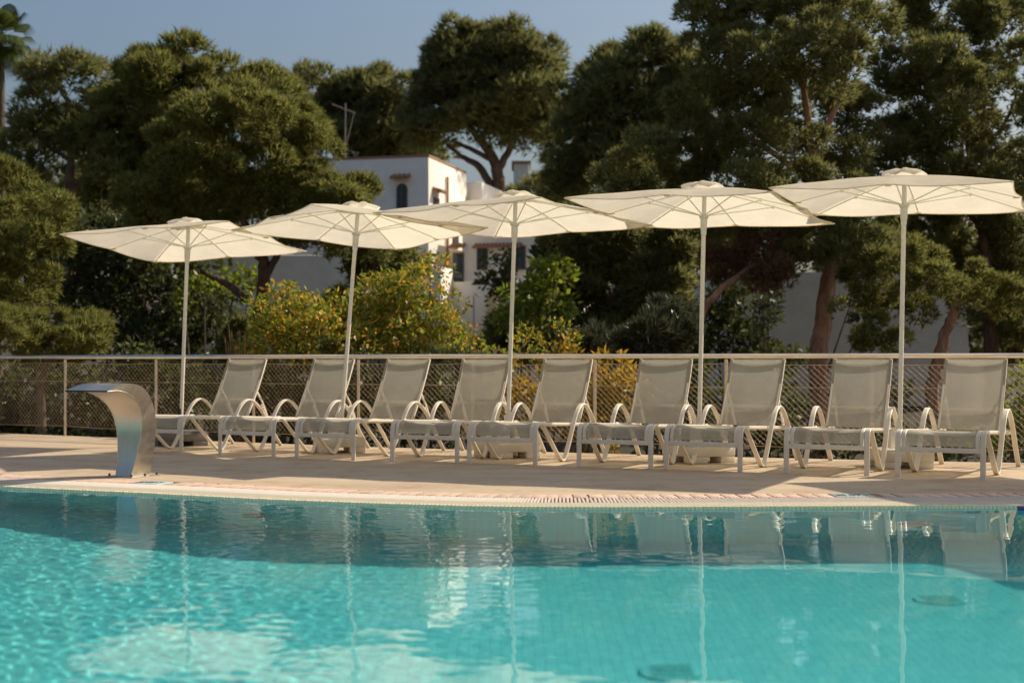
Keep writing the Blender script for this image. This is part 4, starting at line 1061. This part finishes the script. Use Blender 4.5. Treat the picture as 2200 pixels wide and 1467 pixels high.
def parasol_base(root, x, y, rz, grey):
    m = M['concrete_grey'] if grey else M['concrete_white']
    b = MB().box((0, 0, 0.105), (0.50, 0.50, 0.09), bevel=0.012)
    b.box((0, -0.13, 0.158), (0.46, 0.20, 0.02), bevel=0.006).box((0, 0.13, 0.158), (0.46, 0.20, 0.02), bevel=0.006)
    s = b.build("base_slab", m, root, (x, y, 0), (0, 0, rz))
    fm = MB().box((0, 0, 0.032), (0.17, 0.17, 0.062), bevel=0.008).mesh("foot", m)
    for a in (-1, 1):
        for c in (-1, 1): link("foot", fm, s, (a * 0.16, c * 0.16, 0))
    MB().tube([(0, 0, 0.15), (0, 0, 0.42)], 0.030, 12).build("socket", M['black'] if grey else M['pole'], root, (x, y, 0))
    if not grey:
        bx = MB().box((-0.075, 0, 0.26), (0.085, 0.07, 0.17), bevel=0.008).build("clamp_box", M['pole'], root, (x, y, 0), (0, 0, rz + 0.4))

# centre x, y, height of the corner plane, turn, tilt along x, tilt along y, foot x, foot y
PARASOLS = [(-3.673, 16.142, 2.302, 0.272, 0.021, -0.094, -3.778, 16.19, 0.55, True, "leftmost cream parasol leaning over a dark grey base"),
            (-1.639, 15.064, 2.364, 0.997, -0.029, -0.074, -1.832, 15.08, 0.25, False, "second cream parasol from the left on a slanting pole"),
            (0.032, 14.247, 2.385, 0.627, -0.023, -0.047, -0.051, 14.27, 0.55, False, "middle cream parasol overlapping the two beside it, before the house"),
            (1.842, 13.670, 2.405, 0.480, -0.048, -0.034, 1.785, 13.61, 0.55, False, "fourth cream parasol with a puffed vent cap, left of the last full one"),
            (3.560, 12.911, 2.428, 0.407, -0.029, -0.014, 3.517, 12.92, 0.0, False, "largest-looking cream parasol on a straight pole at the right"),
            (5.79, 11.90, 2.42, -0.31, 0.0, 0.0, 5.79, 11.92, 0.2, False, "cream parasol mostly past the right edge, only its tip showing"),
            (6.80, 10.93, 2.42, -0.31, 0.0, 0.0, 6.80, 10.95, 0.2, False, "cream parasol standing past the right edge whose shadow darkens the pool corner")]
pp, pcan = make_parasol()
names_can = {o.name.split('.')[0] for o in pcan}
for i, (cx, cy, cz, t, tx, ty, fx, fy, brz, grey, lab) in enumerate(PARASOLS):
    o = pp if i == 0 else copy_tree(pp)
    if i == 0: protos = [c for c in pp.children]
    o.location = (fx, fy, 0); tag(o, lab, "parasol", "cream parasols in a row between the loungers")
PAR = [o for o in COL.objects if o.name.split('.')[0] == "parasol"]
for o, (cx, cy, cz, t, tx, ty, fx, fy, brz, grey, lab) in zip(PAR, PARASOLS):
    nrm = Vector((-tx, -ty, 1)).normalized()
    Rt = Vector((0, 0, 1)).rotation_difference(nrm).to_matrix() @ Matrix.Rotation(-t, 3, 'Z')
    Mc = Matrix.Translation(Vector((cx - fx, cy - fy, cz))) @ Rt.to_4x4()
    apex = Vector((cx - fx, cy - fy, cz)) + nrm * 0.21
    pd = apex.normalized()
    Rp = Vector((0, 0, 1)).rotation_difference(pd).to_matrix().to_4x4()
    for ch in o.children:
        nm = ch.name.split('.')[0]
        if nm == "pole":
            ch.matrix_local = Rp @ Matrix.Diagonal((1, 1, apex.length / 2.6, 1))
        elif nm == "runner":
            ch.matrix_local = Rp @ Matrix.Translation((0, 0, apex.length - 0.44))
        elif nm in names_can:
            ch.matrix_local = Mc
    parasol_base(o, 0, 0, brz, grey)

# ------------------------------------------------------------------ water spout (steel cascade)
def build_spout():
    P0 = Vector((-3.228, 11.80, 0)); face = math.atan2(-0.5, -0.85)       # local -y looks at the pool
    rz = -math.atan2(0.50, 0.86)
    e = empty("water_spout", P0, rz); tag(e, "curved stainless steel water spout arching over the pool edge", "water spout")
    inner = catmull([(0.0, 0.0), (0.036, 0.12), (0.060, 0.26), (0.066, 0.40), (0.038, 0.53), (-0.03, 0.625), (-0.14, 0.69), (-0.27, 0.722), (-0.40, 0.718)], 6)
    outer = catmull([(0.215, 0.0), (0.240, 0.12), (0.250, 0.27), (0.243, 0.41), (0.208, 0.55), (0.132, 0.667), (0.03, 0.745), (-0.10, 0.778), (-0.24, 0.772), (-0.405, 0.724)], 6)
    inner = np.array(inner); outer = np.array(outer)
    idx = np.linspace(0, 1, 44)
    def res(c):
        l = np.concatenate([[0], np.cumsum(np.hypot(*np.diff(c, axis=0).T))]); l /= l[-1]
        return np.stack([np.interp(idx, l, c[:, 0]), np.interp(idx, l, c[:, 1])], 1)
    I, O = res(inner), res(outer)
    hw = np.interp(idx, [0, 0.18, 0.35, 0.5, 0.65, 0.8, 1.0], [0.084, 0.108, 0.136, 0.163, 0.193, 0.218, 0.235])
    def sheet(name, curve, parent, m, shrink=0.0, nu=6):
        V = []; n = len(curve)
        for (y, z), h in zip(curve, hw):
            for k in range(nu + 1): V.append(((-1 + 2 * k / nu) * (h - shrink), y, z))
        Q = [(i * (nu + 1) + k, i * (nu + 1) + k + 1, (i + 1) * (nu + 1) + k + 1, (i + 1) * (nu + 1) + k) for i in range(n - 1) for k in range(nu)]
        return link(name, np_mesh(name, np.array(V), np.array(Q), m, True), parent)
    sheet("front_plate", I, e, M['spout'], 0.004); sheet("back_plate", O, e, M['spout'])
    for s in (-1, 1):
        V = []; Q = []
        for (a, b, h) in zip(I, O, hw):
            V += [(s * h, a[0], a[1]), (s * h, b[0], b[1])]
        for i in range(len(I) - 1): Q.append((2 * i, 2 * i + 1, 2 * i + 3, 2 * i + 2))
        link("side_plate", np_mesh("side_plate", np.array(V), np.array(Q), M['spout'], True), e)
        MB().tube([Vector((s * h, a[0], a[1])) for a, h in zip(I, hw)], 0.004, 6).build("edge_bead", M['spout'], e)
    MB().box((0, -0.402, 0.720), (0.47, 0.006, 0.012)).build("lip_slot", M['black'], e)
    MB().box((0, 0.11, 0.004), (0.30, 0.34, 0.008), bevel=0.003).build("base_plate", M['spout'], e)
    bm_ = MB().tube([(0, 0, 0), (0, 0, 0.022)], 0.009, 8).mesh("bolt", M['rust'])
    for x, y in ((-0.125, -0.03), (0.125, -0.03), (0.14, 0.11), (0.135, 0.25), (-0.13, 0.25)):
        link("bolt", bm_, e, (x, y, 0.006))
def spoutmat():
    m, N, L, p = mat("stained_brushed_steel")
    c = N.new("ShaderNodeTexCoord"); mp = N.new("ShaderNodeMapping"); mp.inputs["Scale"].default_value = (30, 1.5, 1.5); L.new(c.outputs["Object"], mp.inputs[0])
    t = noise(N, L, 6, 5, 0.7, vec=mp.outputs[0])
    r = ramp(N, L, t.outputs["Fac"], [(0.3, (0.52, 0.48, 0.42)), (0.7, (0.66, 0.61, 0.53))])
    s = noise(N, L, 11, 6, 0.75); r2 = ramp(N, L, s.outputs["Fac"], [(0.58, (1, 1, 1)), (0.70, (0.85, 0.68, 0.46))])
    mx = N.new("ShaderNodeMix"); mx.data_type = 'RGBA'; mx.blend_type = 'MULTIPLY'; mx.inputs[0].default_value = 0.35
    L.new(r.outputs[0], mx.inputs[6]); L.new(r2.outputs[0], mx.inputs[7]); L.new(mx.outputs[2], p.inputs["Base Color"])
    p.inputs["Metallic"].default_value = 1.0
    rr = ramp(N, L, t.outputs["Fac"], [(0.3, (0.28,) * 3), (0.7, (0.42,) * 3)]); L.new(rr.outputs[0], p.inputs["Roughness"])
    p.inputs["Anisotropic"].default_value = 0.3
    return m
M['spout'] = spoutmat()
build_spout()

# ------------------------------------------------------------------ small things in the pool
def build_pool_bits():
    for k, (x, y, lab) in enumerate(((2.28, 7.55, "round floor grille on the pool bottom at the right"), (0.70, 6.22, "round floor grille on the pool bottom near the middle front"))):
        e = empty("floor_grille", (x, y, floor_z(x))); tag(e, lab, "pool drain", "grilles on the pool floor")
        MB().tube([(0, 0, 0.0), (0, 0, 0.02), (0, 0, 0.028)], [0.14, 0.14, 0.12], 24).build("cover", M['pool'], e)
        b = MB()
        for j in range(6): b.box((0, -0.09 + j * 0.036, 0.031), (0.18, 0.012, 0.006))
        b.build("slot", M['inlet_dark'], e)
    cand = np.linspace(0, TOT, 3000); ex, ey, ea = edge_at(cand)
    for px, lab in ((552, "round pool lamp set in the wall near the water spout"), (1962, "round pool lamp set in the wall at the right")):
        i = np.argmin(np.abs(ex / ey - (px - CX) / F)); x, y, a = ex[i], ey[i], ea[i]
        e = empty("pool_lamp", (x, y, -0.85), float(a)); tag(e, lab, "pool lamp", "lamps in the pool wall")
        MB().tube([(0, 0.0, 0), (0, -0.03, 0)], 0.13, 24).build("rim", M['inlet'], e)
        MB().tube([(0, -0.03, 0), (0, -0.045, 0), (0, -0.05, 0)], [0.105, 0.095, 0.03], 24).build("lens", M['glass'], e)
    p = at(2180, 1091.5, 9.36)
    pts = [(3.315, 9.33, 0.0), (3.5, 9.28, 0.0), (3.8, 9.24, 0.0), (4.2, 9.3, 0.0), (4.55, 9.1, 0.0)]
    o = MB().tube([Vector(q) for q in catmull(pts, 8)], 0.017, 12).build("foam_noodle", M['noodle'])
    tag(o, "purple foam noodle floating at the pool rim, its tip at the right edge", "pool noodle")
build_pool_bits()
for o in bpy.data.objects:                # everything under water takes the light that the ripples bend
    if o.type == 'MESH' and o.parent and o.parent.name.split('.')[0] in ("floor_grille", "pool_lamp"):
        o.cycles.is_caustics_receiver = True
